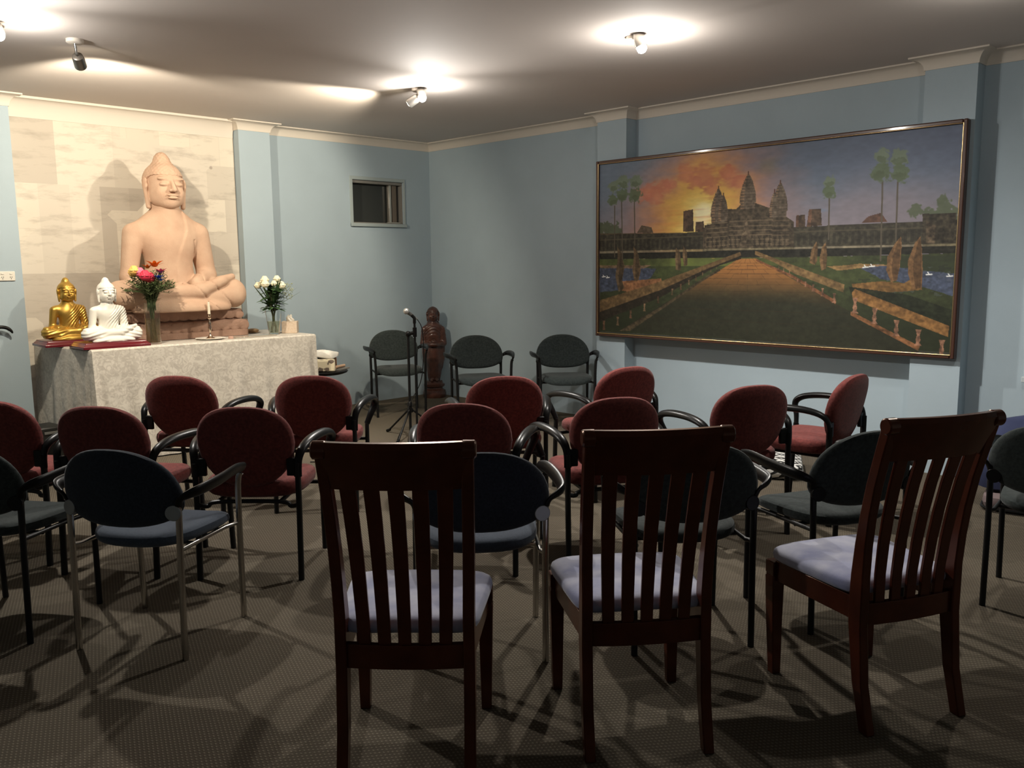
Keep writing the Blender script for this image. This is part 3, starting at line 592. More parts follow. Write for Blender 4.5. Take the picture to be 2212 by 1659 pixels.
# big pedestal: slab, two rows of petals
def rrect(hx,hy,r,z,n=7):
    out=[]
    for cx,cy,a0 in ((hx-r,hy-r,0),(-hx+r,hy-r,90),(-hx+r,-hy+r,180),(hx-r,-hy+r,270)):
        for k in range(n): a=math.radians(a0+90*k/(n-1)); out.append((cx+r*math.cos(a),cy+r*math.sin(a),z))
    return out
def pedestal():
    t=thing('lotus_pedestal',(-3.205,-.385,.878),0,'carved sandstone lotus pedestal under the large seated buddha','pedestal')
    m=MB(); m.loft([rrect(a,b,.05,z) for a,b,z in ((.575,.275,.0),(.60,.30,.004),(.60,.30,.055),(.585,.285,.06),(.595,.295,.075),(.60,.30,.10),(.585,.285,.140),(.545,.245,.150),(.54,.24,.155),(.555,.255,.165),(.565,.265,.20),(.56,.26,.232),(.55,.25,.237))]); m.build('slab',STONE2,t)
    m=MB()
    for row,(zc,rz_,hx,hy) in enumerate(((.098,.046,.592,.292),(.190,.034,.560,.260))):
        n=13
        for k in range(n):
            x=-hx+.045+ (2*hx-.09)*k/(n-1)
            for sgn in (-1,): m.ell((x,sgn*hy,zc-.004),(.049,.006,rz_),12,8)
        for sx in (-1,1):
            for k in range(6): m.ell((sx*hx,-hy+.05+(2*hy-.1)*k/5,zc),(.006,.049,rz_),12,8)
    m.build('lotus_petals',STONE2,t); t.scale=(.965,.90,1)
pedestal()
def base_block(loc,label,hx=.25,hy=.172):
    m=MB(); m.loft([rrect(hx*a,hy*b,.006,z,3) for a,b,z in ((1,1,0),(1,1,.018),(.965,.95,.022),(.955,.935,.027),(.93,.90,.032),(.90,.86,.040),(.895,.855,.046))])
    o=m.build('statue_base',REDB,None,bevel=.0015,loc=loc); tag(o,label,'statue base','lacquered bases of the small statues'); return o
base_block((-4.04,-.385,.878),'dark red stepped base under the gold buddha',.232,.165)
base_block((-3.89,-.825,.878),'dark red stepped base under the white buddha, at the altar corner',.25,.158)
seated_figure('gold_buddha_statue',(-4.035,-.37,.924),.392,GOLD,'small gold seated buddha at the left end of the altar',.0042,1,.004,150,.96)
seated_figure('white_buddha_statue',(-3.885,-.80,.924),.392,WHITE,'small white seated buddha at the front left corner of the altar',.0042,1,.004,150,.96)
def standing():
    t=thing('wooden_standing_statue',(-.215,-.27,0),math.radians(-38),'tall carved dark wood standing buddha in the room corner','statue')
    sc=1.0
    def body(X,Y,Z):
        A=np.abs(X)
        d=C_(X,Y,Z,(0,.0,.24),(0,0,.50),.075,.082)*1.0
        d=smin(E_(X,Y,Z,(0,0,.42),(.082,.062,.30)),E_(X,Y,Z,(0,0,.70),(.090,.066,.13)),.03); d=smin(d,C_(A,Y,Z,(0,.0,.80),(.062,0,.785),.045,.040),.03)
        d=smin(d,C_(X,Y,Z,(0,0,.80),(0,-.005,.87),.035,.034),.02)
        d=smin(d,E_(X,Y,Z,(0,.0,.26),(.070,.055,.10)),.03)
        arm=C_(A,Y,Z,(.098,0,.77),(.112,-.005,.62),.034,.036); arm=smin(arm,C_(A,Y,Z,(.112,-.005,.61),(.03,-.085,.60),.034,.022),.015)
        d=smin(d,arm,.008)
        slv=E_(X,Y,Z,(0,.025,.55),(.128,.052,.34)); d=smin(d,slv,.02)
        hand=E_(X,Y,Z,(0,-.088,.60),(.036,.020,.022)); bowl=E_(X,Y,Z,(0,-.080,.632),(.030,.024,.022)); d=smin(smin(d,hand,.006),bowl,.004)
        d=d-.0022*np.sin((Z*1.2+A*A*9)*150)*(Y<.03)*np.clip((Z-.62)*8,0,1)-.0015*np.sin(X*330)*np.clip((.55-Z)*8,0,1)
        d=smin(d,C_(A,Y,Z,(.025,-.02,.205),(.028,-.075,.200),.022,.018),.008)
        return np.maximum(d,-(Z-.185))
    p,F=surf(body,(-.18,-.14,.17),(.18,.10,.92),.0065); meshobj('body',(p,F),CARV,t)
    s_=.40; off=np.array([0,-.012,.935])
    p,F=surf(head_sdf,(-.2,-.25,-.21),(.2,.22,.23),.012); meshobj('head',(p*s_+off,F),CARV,t)
    p,F=surf(lambda X,Y,Z: hair_sdf(X,Y,Z,.004,130,(.06,.06,.15)),(-.2,-.2,-.2),(.2,.24,.40),.012); meshobj('hair',(p*s_+off,F),CARV,t)
    m=MB(); m.lathe([(.0,0),(.115,0),(.130,.02),(.132,.05),(.122,.085),(.095,.10),(.092,.115),(.115,.13),(.118,.155),(.095,.165),(.09,.19),(.0,.19)],n=12,sy=.85); m.build('lotus_base',CARV,t)
standing()
# ------------------------------------------------------------------ altar
AZ=.878
def altar():
    t=thing('altar_table',(-3.16,-.52,0),0,'long altar table hidden under the white damask cloth','table')
    m=MB(); m.box((0,-.03,.845),(1.82,.82,.03)); m.build('tabletop',WOOD,t,bevel=.003)
    for sx in (-1,1):
        for sy in (-1,1):
            m=MB(); m.box((sx*.86,sy*.36-.03,.415),(.05,.05,.83)); m.build('leg',WOOD,t,bevel=.003)
    # cloth: top plus hanging skirt with gentle folds
    FL,FR_,BR,BL=(-4.10,-1.02),(-2.19,-1.02),(-2.19,-.150),(-4.20,-.035)
    rng=random.Random(3)
    per=[]
    def seg(a,b,n): 
        for k in range(n): per.append((a[0]+(b[0]-a[0])*k/n,a[1]+(b[1]-a[1])*k/n))
    seg(BL,FL,44); seg(FL,FR_,110); seg(FR_,BR,44); per.append(BR)
    N=len(per); cen=(-3.15,-.5)
    rings=[]; levels=[0,.004,.012,.03,.08,.16,.26,.38,.50,.62,.74,.84,.868]
    for li,dz in enumerate(levels):
        ring=[]
        for k,(x,y) in enumerate(per):
            s=k/N*7.0; amp=min(1,dz/.5)
            fold=.014*amp*math.sin(s*9+math.sin(s*3)*2)+.008*amp*math.sin(s*23+1)
            # outward normal approx
            if k<44: nx,ny=-1,-.11
            elif k<154: nx,ny=0,-1
            else: nx,ny=1,0
            cd=min(abs(k-44),abs(k-154)); cf=max(0,1-cd/7)*.035*amp*math.cos((k-44)*.9) if cd<7 else 0
            out=.004+.022*min(1,dz*1.2)+fold*.8+cf
            r=min(1,dz/.012); ro=-.008*(1-r)
            ring.append((x+nx*(out*r+ro),y+ny*(out*r+ro),AZ-dz-(.0)))
        rings.append(ring)
    m=MB(); m.loft(rings,cap=False,closed=False)
    top=[(p[0],p[1],AZ) for p in rings[0]]; m.add(top,[tuple(range(len(top)))])
    o=m.build('altar_cloth',bpy.data.materials.new('white_damask')); tag(o,'white patterned damask cloth hanging over the altar table','tablecloth')
    mt=o.data.materials[0]; mt.use_nodes=True; nt=mt.node_tree; b=nt.nodes['Principled BSDF']; b.inputs['Roughness'].default_value=.5; b.inputs['Sheen Weight'].default_value=.2
    tc=nt.nodes.new('ShaderNodeTexCoord'); n=nt.nodes.new('ShaderNodeTexNoise'); n.inputs['Scale'].default_value=17; n.inputs['Detail'].default_value=1.5; n.inputs['Distortion'].default_value=2.6; nt.links.new(tc.outputs['Object'],n.inputs['Vector'])
    r=nt.nodes.new('ShaderNodeMapRange'); r.inputs['From Min'].default_value=.47; r.inputs['From Max'].default_value=.53; nt.links.new(n.outputs['Fac'],r.inputs['Value'])
    mx=nt.nodes.new('ShaderNodeMix'); mx.data_type='RGBA'; nt.links.new(r.outputs[0],mx.inputs['Factor']); mx.inputs['A'].default_value=(.66,.62,.55,1); mx.inputs['B'].default_value=(.55,.51,.45,1); nt.links.new(mx.outputs['Result'],b.inputs['Base Color'])
    n2=nt.nodes.new('ShaderNodeTexNoise'); n2.inputs['Scale'].default_value=6; n2.inputs['Detail'].default_value=4; nt.links.new(tc.outputs['Object'],n2.inputs['Vector'])
    bp=nt.nodes.new('ShaderNodeBump'); bp.inputs['Strength'].default_value=.5; bp.inputs['Distance'].default_value=.03; nt.links.new(n2.outputs['Fac'],bp.inputs['Height']); nt.links.new(bp.outputs['Normal'],b.inputs['Normal'])
altar()
Z1=AZ+.001
def leafblade(m,p,d,L,w,bend,rng,seg=4):
    d=Vector(d).normalized(); side=d.cross(Vector((0,0,1))); side=side.normalized() if side.length>.1 else Vector((1,0,0)); P=Vector(p); A=[];B=[]
    for k in range(seg+1):
        f=k/seg; ww=w*math.sin(math.pi*min(.97,(f*.9+.08)))
        A.append(P-side*ww); B.append(P+side*ww); P=P+d*L/seg; d=(d+Vector((0,0,-bend/seg))).normalized()
    n=len(m.v); vs=A+B; m.add(vs,[(k,k+1,seg+1+k+1,seg+1+k) for k in range(seg)])
def blossom(kind,c,r,m,parent,tilt=(0,0)):
    b=MB(); cx,cy,cz=c
    if kind=='rose':
        for j,(n,rr,h) in enumerate(((5,.35,.9),(6,.62,.75),(7,.92,.45))):
            for k in range(n):
                a=2*math.pi*k/n+j; b.ell((cx+math.cos(a)*r*rr*.62,cy+math.sin(a)*r*rr*.62,cz+r*(.25-.18*j)),(r*.42,r*.42,r*h*.55),8,6)
        b.ell((cx,cy,cz+r*.1),(r*.4,r*.4,r*.62),8,6); b.ell((cx,cy,cz-r*.22),(r*.86,r*.86,r*.72),12,8)
    else:
        n=16
        for k in range(n):
            a=2*math.pi*k/n; d=(math.cos(a),math.sin(a),.35+.3*(k%2)); leafblade(b,(cx,cy,cz),d,r*1.05,r*.17,.5,None,3)
        b.ell((cx,cy,cz+r*.05),(r*.28,r*.28,r*.16),8,5)
    return b.build('blossom',m,parent)
def vase(loc,r0,r1,h,wl,label,tint,hex_=0):
    t=thing('glass_vase',loc,0,label,'vase','glass vases on the altar')
    n=28; prof=[(.001,0),(r0,0),(r0+(r1-r0)*.3,h*.3),(r1,h),(r1-.004,h),(r0+(r1-r0)*.3-.004,h*.3),(r0-.004,.012),(.001,.012)]
    m=MB(); m.lathe(prof,n=n); m.build('glass_body',GLASS,t)
    m=MB(); rw=r0+(r1-r0)*wl-.005; m.lathe([(.001,.013),(r0-.005,.013),(rw,h*wl),(.001,h*wl)],n=n); m.build('water',mat('vase_water_'+tint,{'murky':(.52,.40,.24),'clear':(.70,.72,.55)}[tint],.08,trans=.75,ior=1.2),t)
    return t
def bouquet1():
    L=(-3.57,-.865,Z1); vase(L,.056,.062,.325,.62,'tall straight glass vase of murky water with the bright mixed flowers','murky')
    t=thing('mixed_flower_bouquet',L,0,'mixed bouquet of red, pink, orange and blue flowers with ferny greenery','flowers','flowers on the altar')
    rng=random.Random(5); m=MB()
    for k in range(22):
        a=rng.uniform(0,6.28); q=rng.uniform(.0,.9); m.tube([(math.cos(a+2)*.03*q,math.sin(a+2)*.03*q,.02),(math.cos(a)*.02,math.sin(a)*.02,.30),(math.cos(a)*.12*q,math.sin(a)*.12*q,.48)],.0028,n=5)
    m.build('stems',STEM,t)
    m=MB()
    for k in range(135):
        a=rng.uniform(0,6.28); q=rng.uniform(.15,1)**.6; p0=(math.cos(a)*.03,math.sin(a)*.03,.26+rng.uniform(0,.08))
        top=(math.cos(a)*.21*q,math.sin(a)*.21*q,.58-.16*q*q+rng.uniform(-.03,.03)); path=arc([p0,(math.cos(a)*.055*q,math.sin(a)*.055*q,.40),top],5); m.tube(path,.0016,n=4)
        for i in range(3,len(path)):
            for j in range(3):
                b=rng.uniform(0,6.28); leafblade(m,path[i],(math.cos(b),math.sin(b),.5),rng.uniform(.028,.048),.004,.3,rng,2)
    m.build('foliage',FERN,t)
    BL={'r':mat('red_petal',(.62,.03,.07),.5),'o':mat('orange_petal',(.82,.30,.03),.5),'b':mat('blue_petal',(.03,.12,.55),.5),'p':mat('pink_petal',(.75,.16,.25),.5),'y':mat('yellow_petal',(.85,.50,.14),.5)}
    for k,c,r,kd in (('r',(-.075,-.10,.545),.045,'rose'),('r',(-.035,-.085,.53),.042,'rose'),('o',(.045,.0,.615),.085,'gerbera'),('o',(.0,.03,.60),.055,'gerbera'),('p',(.055,-.085,.565),.060,'gerbera'),('b',(.015,-.13,.52),.050,'gerbera'),('y',(-.13,-.03,.585),.040,'rose'),('p',(-.09,-.04,.57),.04,'rose'),('y',(-.10,.06,.57),.04,'rose'),('b',(.035,-.12,.50),.035,'gerbera')): blossom(kd,c,r*1.12,BL[k],t)
bouquet1()
def bouquet2():
    L=(-2.45,-.76,Z1); vase(L,.046,.076,.235,.5,'flared clear glass vase holding the white roses','clear')
    t=thing('white_rose_bouquet',L,0,'bouquet of white roses with dark leaves at the right of the altar','flowers','flowers on the altar')
    rng=random.Random(11); m=MB()
    for k in range(14):
        a=rng.uniform(0,6.28); m.tube([(math.cos(a+2)*.025,math.sin(a+2)*.025,.02),(math.cos(a)*.012,math.sin(a)*.012,.18),(math.cos(a)*.06,math.sin(a)*.06,.38)],.0035,n=5)
    m.build('stems',STEM,t)
    m=MB()
    for k in range(105):
        a=rng.uniform(0,6.28); q=rng.uniform(.2,1); z=rng.uniform(.20,.42); leafblade(m,(math.cos(a)*.03*q,math.sin(a)*.03*q,z),(math.cos(a),math.sin(a),rng.uniform(-.1,.6)),rng.uniform(.08,.14),rng.uniform(.022,.032),.5,rng,4)
    for k in range(12):
        a=rng.uniform(0,6.28); leafblade(m,(math.cos(a)*.02,math.sin(a)*.02,.27),(math.cos(a)*.55,math.sin(a)*.55,.9),rng.uniform(.20,.28),.012,.15,rng,4)
    for dx,dy,zz in ((.62,-.25,.85),(.75,-.35,.75),(.85,-.3,.55),(-.65,-.1,.75),(.5,-.2,.95)): leafblade(m,(.03*dx,0,.24),(dx,dy,zz),.27,.013,.05,rng,4)
    m.build('leaves',LEAF,t)
    m=MB()
    for k in range(150):
        a=rng.gauss(0,.35)-.3; q=rng.uniform(.05,.15); m.ell((.05+math.cos(a)*q*.9,math.sin(a)*q,.36+rng.uniform(-.05,.09)),(.004,.004,.004),5,4)
    m.build('filler_sprigs',mat('pale_green_filler',(.38,.42,.26),.8),t)['kind']='stuff'
    W_=mat('white_petal',(.88,.83,.60),.55)
    for c,r in (((-.105,-.07,.455),.040),((-.085,-.03,.490),.040),((-.03,-.09,.455),.032),((.035,-.10,.440),.042),((.04,-.02,.495),.036),((-.12,.03,.44),.035),((-.055,.05,.47),.036)): blossom('rose',c,r,W_,t)
bouquet2()
def altar_items():
    L=(-3.075,-.815,Z1)
    m=MB(); m.lathe([(.001,0),(.075,0),(.115,.008),(.122,.012),(.118,.014),(.075,.006),(.001,.006)],n=36); o=m.build('white_plate',WHITE,None,loc=L); tag(o,'flat white plate under the candlestick','plate')
    t=thing('candlestick',(L[0],L[1],L[2]+.0065),0,'thin silver candlestick with a white taper candle','candlestick')
    m=MB(); m.lathe([(.001,0),(.036,0),(.036,.004),(.022,.012),(.009,.030),(.006,.045),(.010,.060),(.015,.090),(.011,.115),(.014,.125),(.009,.14),(.007,.16),(.018,.172),(.007,.178),(.012,.185),(.0145,.205),(.001,.205)],n=20); m.build('stem',mat('silver_brass',(.70,.58,.46),.22,metal=1),t)
    m=MB(); m.tube([(0,0,.2),(.0,0,.305)],[.0115,.0095],n=14); cd=m.build('candle',mat('wax',(.85,.78,.62),.5),t)
    m=MB(); m.tube([(0,0,.305),(.001,0,.314)],.001,n=5); m.build('wick',BLK,cd)
    m=MB(); m.lathe([(.001,0),(.020,0),(.022,.016),(.018,.020),(.001,.018)],n=18); o=m.build('tealight',mat('pink_wax',(.62,.40,.32),.4),None,loc=(-2.935,-.90,Z1)); tag(o,'small pinkish tealight cup beside the white plate','candle')
    m=MB(); m.box((0,0,.004),(.40,.13,.008)); o=m.build('glass_tray',mat('frosted_tray',(.55,.50,.42),.15,trans=.3),None,loc=(-2.70,-.84,Z1),rz=.06,bevel=.002); tag(o,'low rectangular glass tray in front of the pedestal, right of the candle','tray')
    m=MB(); m.ell((0,0,.022),(.062,.035,.020)); m.ell((.0,0,.006),(.075,.045,.006)); o=m.build('small_dish',mat('tan_dish',(.45,.30,.17),.5),None,loc=(-2.50,-.46,Z1+.0)); tag(o,'little tan dish behind the rose vase','dish')
    t=thing('tissue_box',(-2.265,-.72,Z1),math.radians(-38),'cream patterned square tissue box with a tissue sticking out','tissue box')
    m=MB(); m.box((0,0,.0525),(.135,.135,.105)); m.build('box',mat('tissue_carton',(.62,.47,.34),.6,col2=(.72,.60,.48),nscale=70),t,bevel=.003)
    m=MB(); rng=random.Random(2)
    rings=[]
    for j in range(7):
        f=j/6; rings.append([(math.cos(a)*(.034-.018*f*f)*(1+.25*math.sin(a*3+j)),math.sin(a)*(.022-.012*f)*(1+.3*math.sin(a*4+j*1.3)),.104+f*.05+.014*f*math.sin(a*2)) for a in [k*2*math.pi/20 for k in range(20)]])
    m.loft(rings); m.build('tissue',mat('tissue_paper',(.85,.80,.70),.8),t)
altar_items()
# black speaker box on the floor at the altar's left end
t=thing('black_speaker_box',(-4.315,-.52,0),.12,'black box standing on the floor at the left end of the altar cloth','speaker')
m=MB(); m.box((0,0,.14),(.19,.24,.28)); m.build('cabinet',mat('speaker_black',(.02,.02,.018),.45),t,bevel=.015)
m=MB(); m.lathe([(.001,0),(.06,0),(.065,.006),(.05,.008),(.02,.004),(.001,.006)],n=24); o=m.build('speaker_cone',BLKM,t); o.rotation_euler=(math.pi/2,0,0); o.location=(0,-.12,.12)
m=MB(); m.box((0,-.124,.235),(.12,.006,.02)); m.build('handle',mat('grey_grip',(.16,.16,.15),.4),t,bevel=.002)
# small round side table and its load
SX,SY,SZ=-1.965,-.74,.50
t=thing('round_side_table',(SX,SY,0),0,'small round black pedestal table beside the right end of the altar','side table')
m=MB(); m.lathe([(.001,.462),(.10,.462),(.20,.474),(.235,.486),(.245,.50),(.235,.508),(.001,.508)],n=36); m.build('tabletop',BLK,t)
m=MB(); m.tube([(0,0,.04),(0,0,.47)],[.03,.022],n=16); m.lathe([(.001,.36),(.09,.36),(.105,.375),(.105,.39),(.09,.40),(.001,.40)],n=24); m.build('pillar',BLK,t)
m=MB(); m.lathe([(.001,0),(.17,0),(.175,.012),(.10,.03),(.04,.05),(.001,.05)],n=32); m.build('foot',BLK,t)
Z2=.509
o=MB().box((0,0,.055),(.20,.15,.11),taper=(.96,.9)).build('flowered_pouch',bpy.data.materials.new('flowered_cloth'),None,loc=(SX-.03,SY-.10,Z2),rz=-.6,bevel=.014)
def spotted(mt):
    mt.use_nodes=True; nt=mt.node_tree; b=nt.nodes['Principled BSDF']; b.inputs['Roughness'].default_value=.8
    tc=nt.nodes.new('ShaderNodeTexCoord'); v=nt.nodes.new('ShaderNodeTexVoronoi'); v.inputs['Scale'].default_value=17; nt.links.new(tc.outputs['Object'],v.inputs['Vector'])
    n=nt.nodes.new('ShaderNodeTexNoise'); n.inputs['Scale'].default_value=40; nt.links.new(tc.outputs['Object'],n.inputs['Vector'])
    ad=nt.nodes.new('ShaderNodeMath'); ad.operation='MULTIPLY_ADD'; nt.links.new(n.outputs['Fac'],ad.inputs[0]); ad.inputs[1].default_value=.5; nt.links.new(v.outputs['Distance'],ad.inputs[2])
    r=nt.nodes.new('ShaderNodeMapRange'); r.inputs['From Min'].default_value=.66; r.inputs['From Max'].default_value=.72; nt.links.new(ad.outputs[0],r.inputs['Value'])
    mx=nt.nodes.new('ShaderNodeMix'); mx.data_type='RGBA'; nt.links.new(r.outputs[0],mx.inputs['Factor']); mx.inputs['A'].default_value=(.15,.115,.09,1); mx.inputs['B'].default_value=(.72,.64,.46,1); nt.links.new(mx.outputs['Result'],b.inputs['Base Color'])
spotted(o.data.materials[0]); tag(o,'cream pouch with dark flower print on the small round table','pouch')
m=MB(); m.loft([[(math.cos(a)*r*(1+.10*math.sin(3*a)),math.sin(a)*r*.62*(1+.12*math.cos(5*a)),z+.010*math.sin(2*a+z*60)) for a in [k*2*math.pi/24 for k in range(24)]] for r,z in ((.10,0),(.135,.008),(.14,.03),(.125,.048),(.08,.062),(.01,.066))]); o=m.build('crumpled_white_cloth',mat('bright_white_cloth',(.86,.84,.78),.8),None,loc=(SX+.05,SY+.03,Z2+.112),rz=-.5); tag(o,'crumpled white cloth heaped on the small round table','cloth')
m=MB(); m.box((0,0,.055),(.17,.11,.11)); o=m.build('brown_box',mat('brown_card',(.13,.065,.035),.5),None,loc=(SX+.09,SY+.04,Z2),rz=-.5,bevel=.006); tag(o,'brown box under the white cloth on the small round table','box')
for k,(dx,dy,dz,rz) in enumerate(((.13,-.085,.014,.55),(.165,-.065,.014,.42))):
    m=MB(); m.tube([(-.07,0,0),(.07,0,0)],.0135,n=12); o=m.build('tan_roll',mat('tan_paper',(.55,.36,.24),.6),None,loc=(SX+dx,SY+dy,Z2+.013+dz),rz=rz)
    tag(o,('front' if k==0 else 'rear')+' one of the two tan rolls on the small round table','roll','tan rolls on the round table')
m=MB()
m.box((0,0,.004),(.20,.12,.008)); 
for k in range(12): m.box((-.09+k*.0164,0,.010),(.007,.118,.005))
o=m.build('ribbed_mat',mat('ribbed_grey',(.22,.21,.19),.6),None,loc=(SX+.145,SY-.075,Z2),rz=.5,smooth=False); tag(o,'small ribbed grey mat under the tan rolls','mat')
# microphone stand
t=thing('microphone_stand',(-1.80,-1.86,0),0,'black tripod microphone stand with its boom folded down','microphone stand')
def mstand():
    cr=Vector((.713,-.70,0))   # roughly across the view
    m=MB(); m.tube([(0,0,.03),(0,0,.88)],.0115,n=12); m.tube([(0,0,.22),(0,0,.30)],.017,n=12); m.build('pole',BLKM,t)
    m=MB(); m.tube([(0,0,.215),(0,0,.250)],.026,n=14); m.lathe([(.012,.26),(.022,.27),(.020,.30),(.012,.31)]); m.build('hub',BLK,t)
    for k,a in enumerate((math.radians(212),math.radians(332),math.radians(92))):
        d=Vector((math.cos(a),math.sin(a),0)); m=MB(); m.tube([tuple(d*.02+Vector((0,0,.235))),tuple(d*.31+Vector((0,0,.012)))],.0085,n=10); l=m.build('leg',BLKM,t)
        m=MB(); m.tube([tuple(d*.285+Vector((0,0,.026))),tuple(d*.325+Vector((0,0,.012)))],[.012,.0135],n=10); m.build('rubber_foot',BLK,l)
    b=cr*.058
    m=MB(); m.ell((0,0,.895),(.024,.024,.026)); m.tube([(0,0,.895),tuple(b+Vector((0,0,.905)))],.016,n=12); m.tube([tuple(b+Vector((0,0,.87))),tuple(b+Vector((0,0,.95)))],.018,n=12); m.build('clutch',BLK,t)
    m=MB(); m.tube([tuple(b+Vector((0,0,.10))),tuple(b+Vector((0,0,1.0)))],.0095,n=12); m.build('boom_arm',BLKM,t)
    m=MB(); m.tube([tuple(b+Vector((0,0,.985))),tuple(b+Vector((0,0,1.03))),tuple(b*.6+Vector((0,0,1.055)))],.014,n=12); m.build('mic_clip',BLK,t)
mstand()
t=thing('microphone',(-1.80+.713*.03,-1.86-.70*.03,1.06),0,'silver headed handheld microphone clipped on the stand','microphone')
cr=Vector((.713,-.70,0)); d=(-cr*.62+Vector((-.61,-.79,0))*.55+Vector((0,0,.5))).normalized()
m=MB(); m.tube([tuple(-d*.045),tuple(-d*.015),tuple(d*.035)],[.011,.014,.017],n=14); m.build('handle',mat('mic_grey',(.20,.20,.19),.35,metal=.5),t)
m=MB(); c=d*.058; m.ell(tuple(c),(.027,.027,.027),16,12); m.build('grille',mat('mic_mesh_silver',(.62,.62,.60),.35,metal=.7),t)
m=MB(); m.tube([tuple(-d*.044),tuple(-d*.075)],.0085,n=10); m.build('plug',mat('plug_silver',(.5,.5,.48),.3,metal=.8),t)
e=Vector((-1.80+.713*.03,-1.86-.70*.03,1.06))-d*.075
cp=[tuple(e),(e.x+.03,e.y-.03,.93),(e.x+.035,e.y-.035,.72),(e.x-.0,e.y-.03,.48),(-1.83,-1.90,.30),(-1.90,-1.93,.16),(-2.03,-1.99,.05),(-2.09,-2.05,.008),(-2.18,-2.24,.006),(-2.42,-2.36,.006),(-2.72,-2.28,.006),(-2.95,-2.10,.006)]
m=MB(); m.tube(arc(cp,8),.0038,n=7); o=m.build('microphone_cable',BLK,None); tag(o,'thin black microphone cable trailing down the stand and over the carpet','cable')
# floor cushions
def zebra():
    mt=bpy.data.materials.new('black_white_print'); mt.use_nodes=True; nt=mt.node_tree; b=nt.nodes['Principled BSDF']; b.inputs['Roughness'].default_value=.85
    tc=nt.nodes.new('ShaderNodeTexCoord'); sx=nt.nodes.new('ShaderNodeSeparateXYZ'); nt.links.new(tc.outputs['Object'],sx.inputs[0])
    def M(op,a,bv):
        q=nt.nodes.new('ShaderNodeMath'); q.operation=op
        for i,v in enumerate((a,bv)):
            if v is None: continue
            if isinstance(v,(int,float)): q.inputs[i].default_value=v
            else: nt.links.new(v,q.inputs[i])
        return q.outputs[0]
    u=M('PINGPONG',M('ADD',sx.outputs[0],5.0),.055); v=M('PINGPONG',M('ADD',M('MULTIPLY',sx.outputs[2],1.0),M('MULTIPLY',sx.outputs[1],.7)),.06)
    w_=M('GREATER_THAN',M('SINE',M('MULTIPLY',M('ADD',u,v),120.0),None),-.05)
    mx=nt.nodes.new('ShaderNodeMix'); mx.data_type='RGBA'; nt.links.new(w_,mx.inputs['Factor']); mx.inputs['A'].default_value=(.02,.02,.02,1); mx.inputs['B'].default_value=(.75,.74,.70,1); nt.links.new(mx.outputs['Result'],b.inputs['Base Color'])
    m=MB(); m.loft([rrect(a,b_,.10,z,8) for a,b_,z in ((.10,.08,.0),(.24,.19,.004),(.275,.225,.03),(.285,.235,.06),(.275,.225,.09),(.22,.17,.115),(.10,.07,.125))])
    o=m.build('patterned_floor_cushion',mt,None,loc=(-.84,-4.74,0),rz=.5); tag(o,'black and white zigzag cushion on the floor behind the red chairs','cushion')
zebra()
def bluepile():
    m=MB(); m.loft([rrect(a,b_,.08,z,8) for a,b_,z in ((.25,.25,0),(.30,.30,.012),(.315,.315,.05),(.31,.31,.085),(.28,.28,.10),(.1,.1,.105))]); 
    t=thing('grey_floor_cushion',(-.52,-6.40,0),.2,'pinkish grey floor cushion with dark piping under the blue one','cushion')
    m.build('cover',mat('pink_grey_cloth',(.20,.15,.15),.9,noise=.2,nscale=6),t)
    m=MB(); m.tube([(p[0],p[1],p[2]) for p in rrect(.318,.318,.085,.02,8)]+[rrect(.318,.318,.085,.02,8)[0]],.008,n=8); m.build('piping',BLK,t)
    m=MB(); m.loft([[(x+ .06*(z>.2)+.03*math.sin(k*.8+z*5),y+.03*math.cos(k*.6),z) for k,(x,y,_) in enumerate(rrect(a,b_,.12,0,8))] for a,b_,z in ((.24,.24,0),(.29,.29,.02),(.31,.31,.10),(.29,.30,.20),(.24,.27,.32),(.15,.20,.40),(.04,.06,.43))])
    o=m.build('blue_cushion',mat('dark_blue_cloth',(.035,.045,.11),.85,noise=.25,nscale=5),None,loc=(-.50,-6.36,.106)); tag(o,'dark blue cushion heaped at the right edge by the wall','cushion')
bluepile()
# dark curved tip of something hanging at the left edge
t=thing('dark_wall_hook',(-4.49,-.12,1.0),0,'dark curved hook poking in at the left edge of the photo, below the outlet','hook')
m=MB(); m.tube(arc([(-.06,-.02,-.10),(-.05,-.03,0),(.0,-.05,.03),(.05,-.055,.028),(.085,-.055,.005),(.10,-.055,-.02)],5),[.014]*20+[.012,.011,.010,.008,.006,.004],n=10); m.build('arm',BLKM,t)
m=MB(); m.tube([(-.055,-.002,-.14),(-.055,-.002,.10)],.02,n=10); m.build('bracket',BLKM,t)
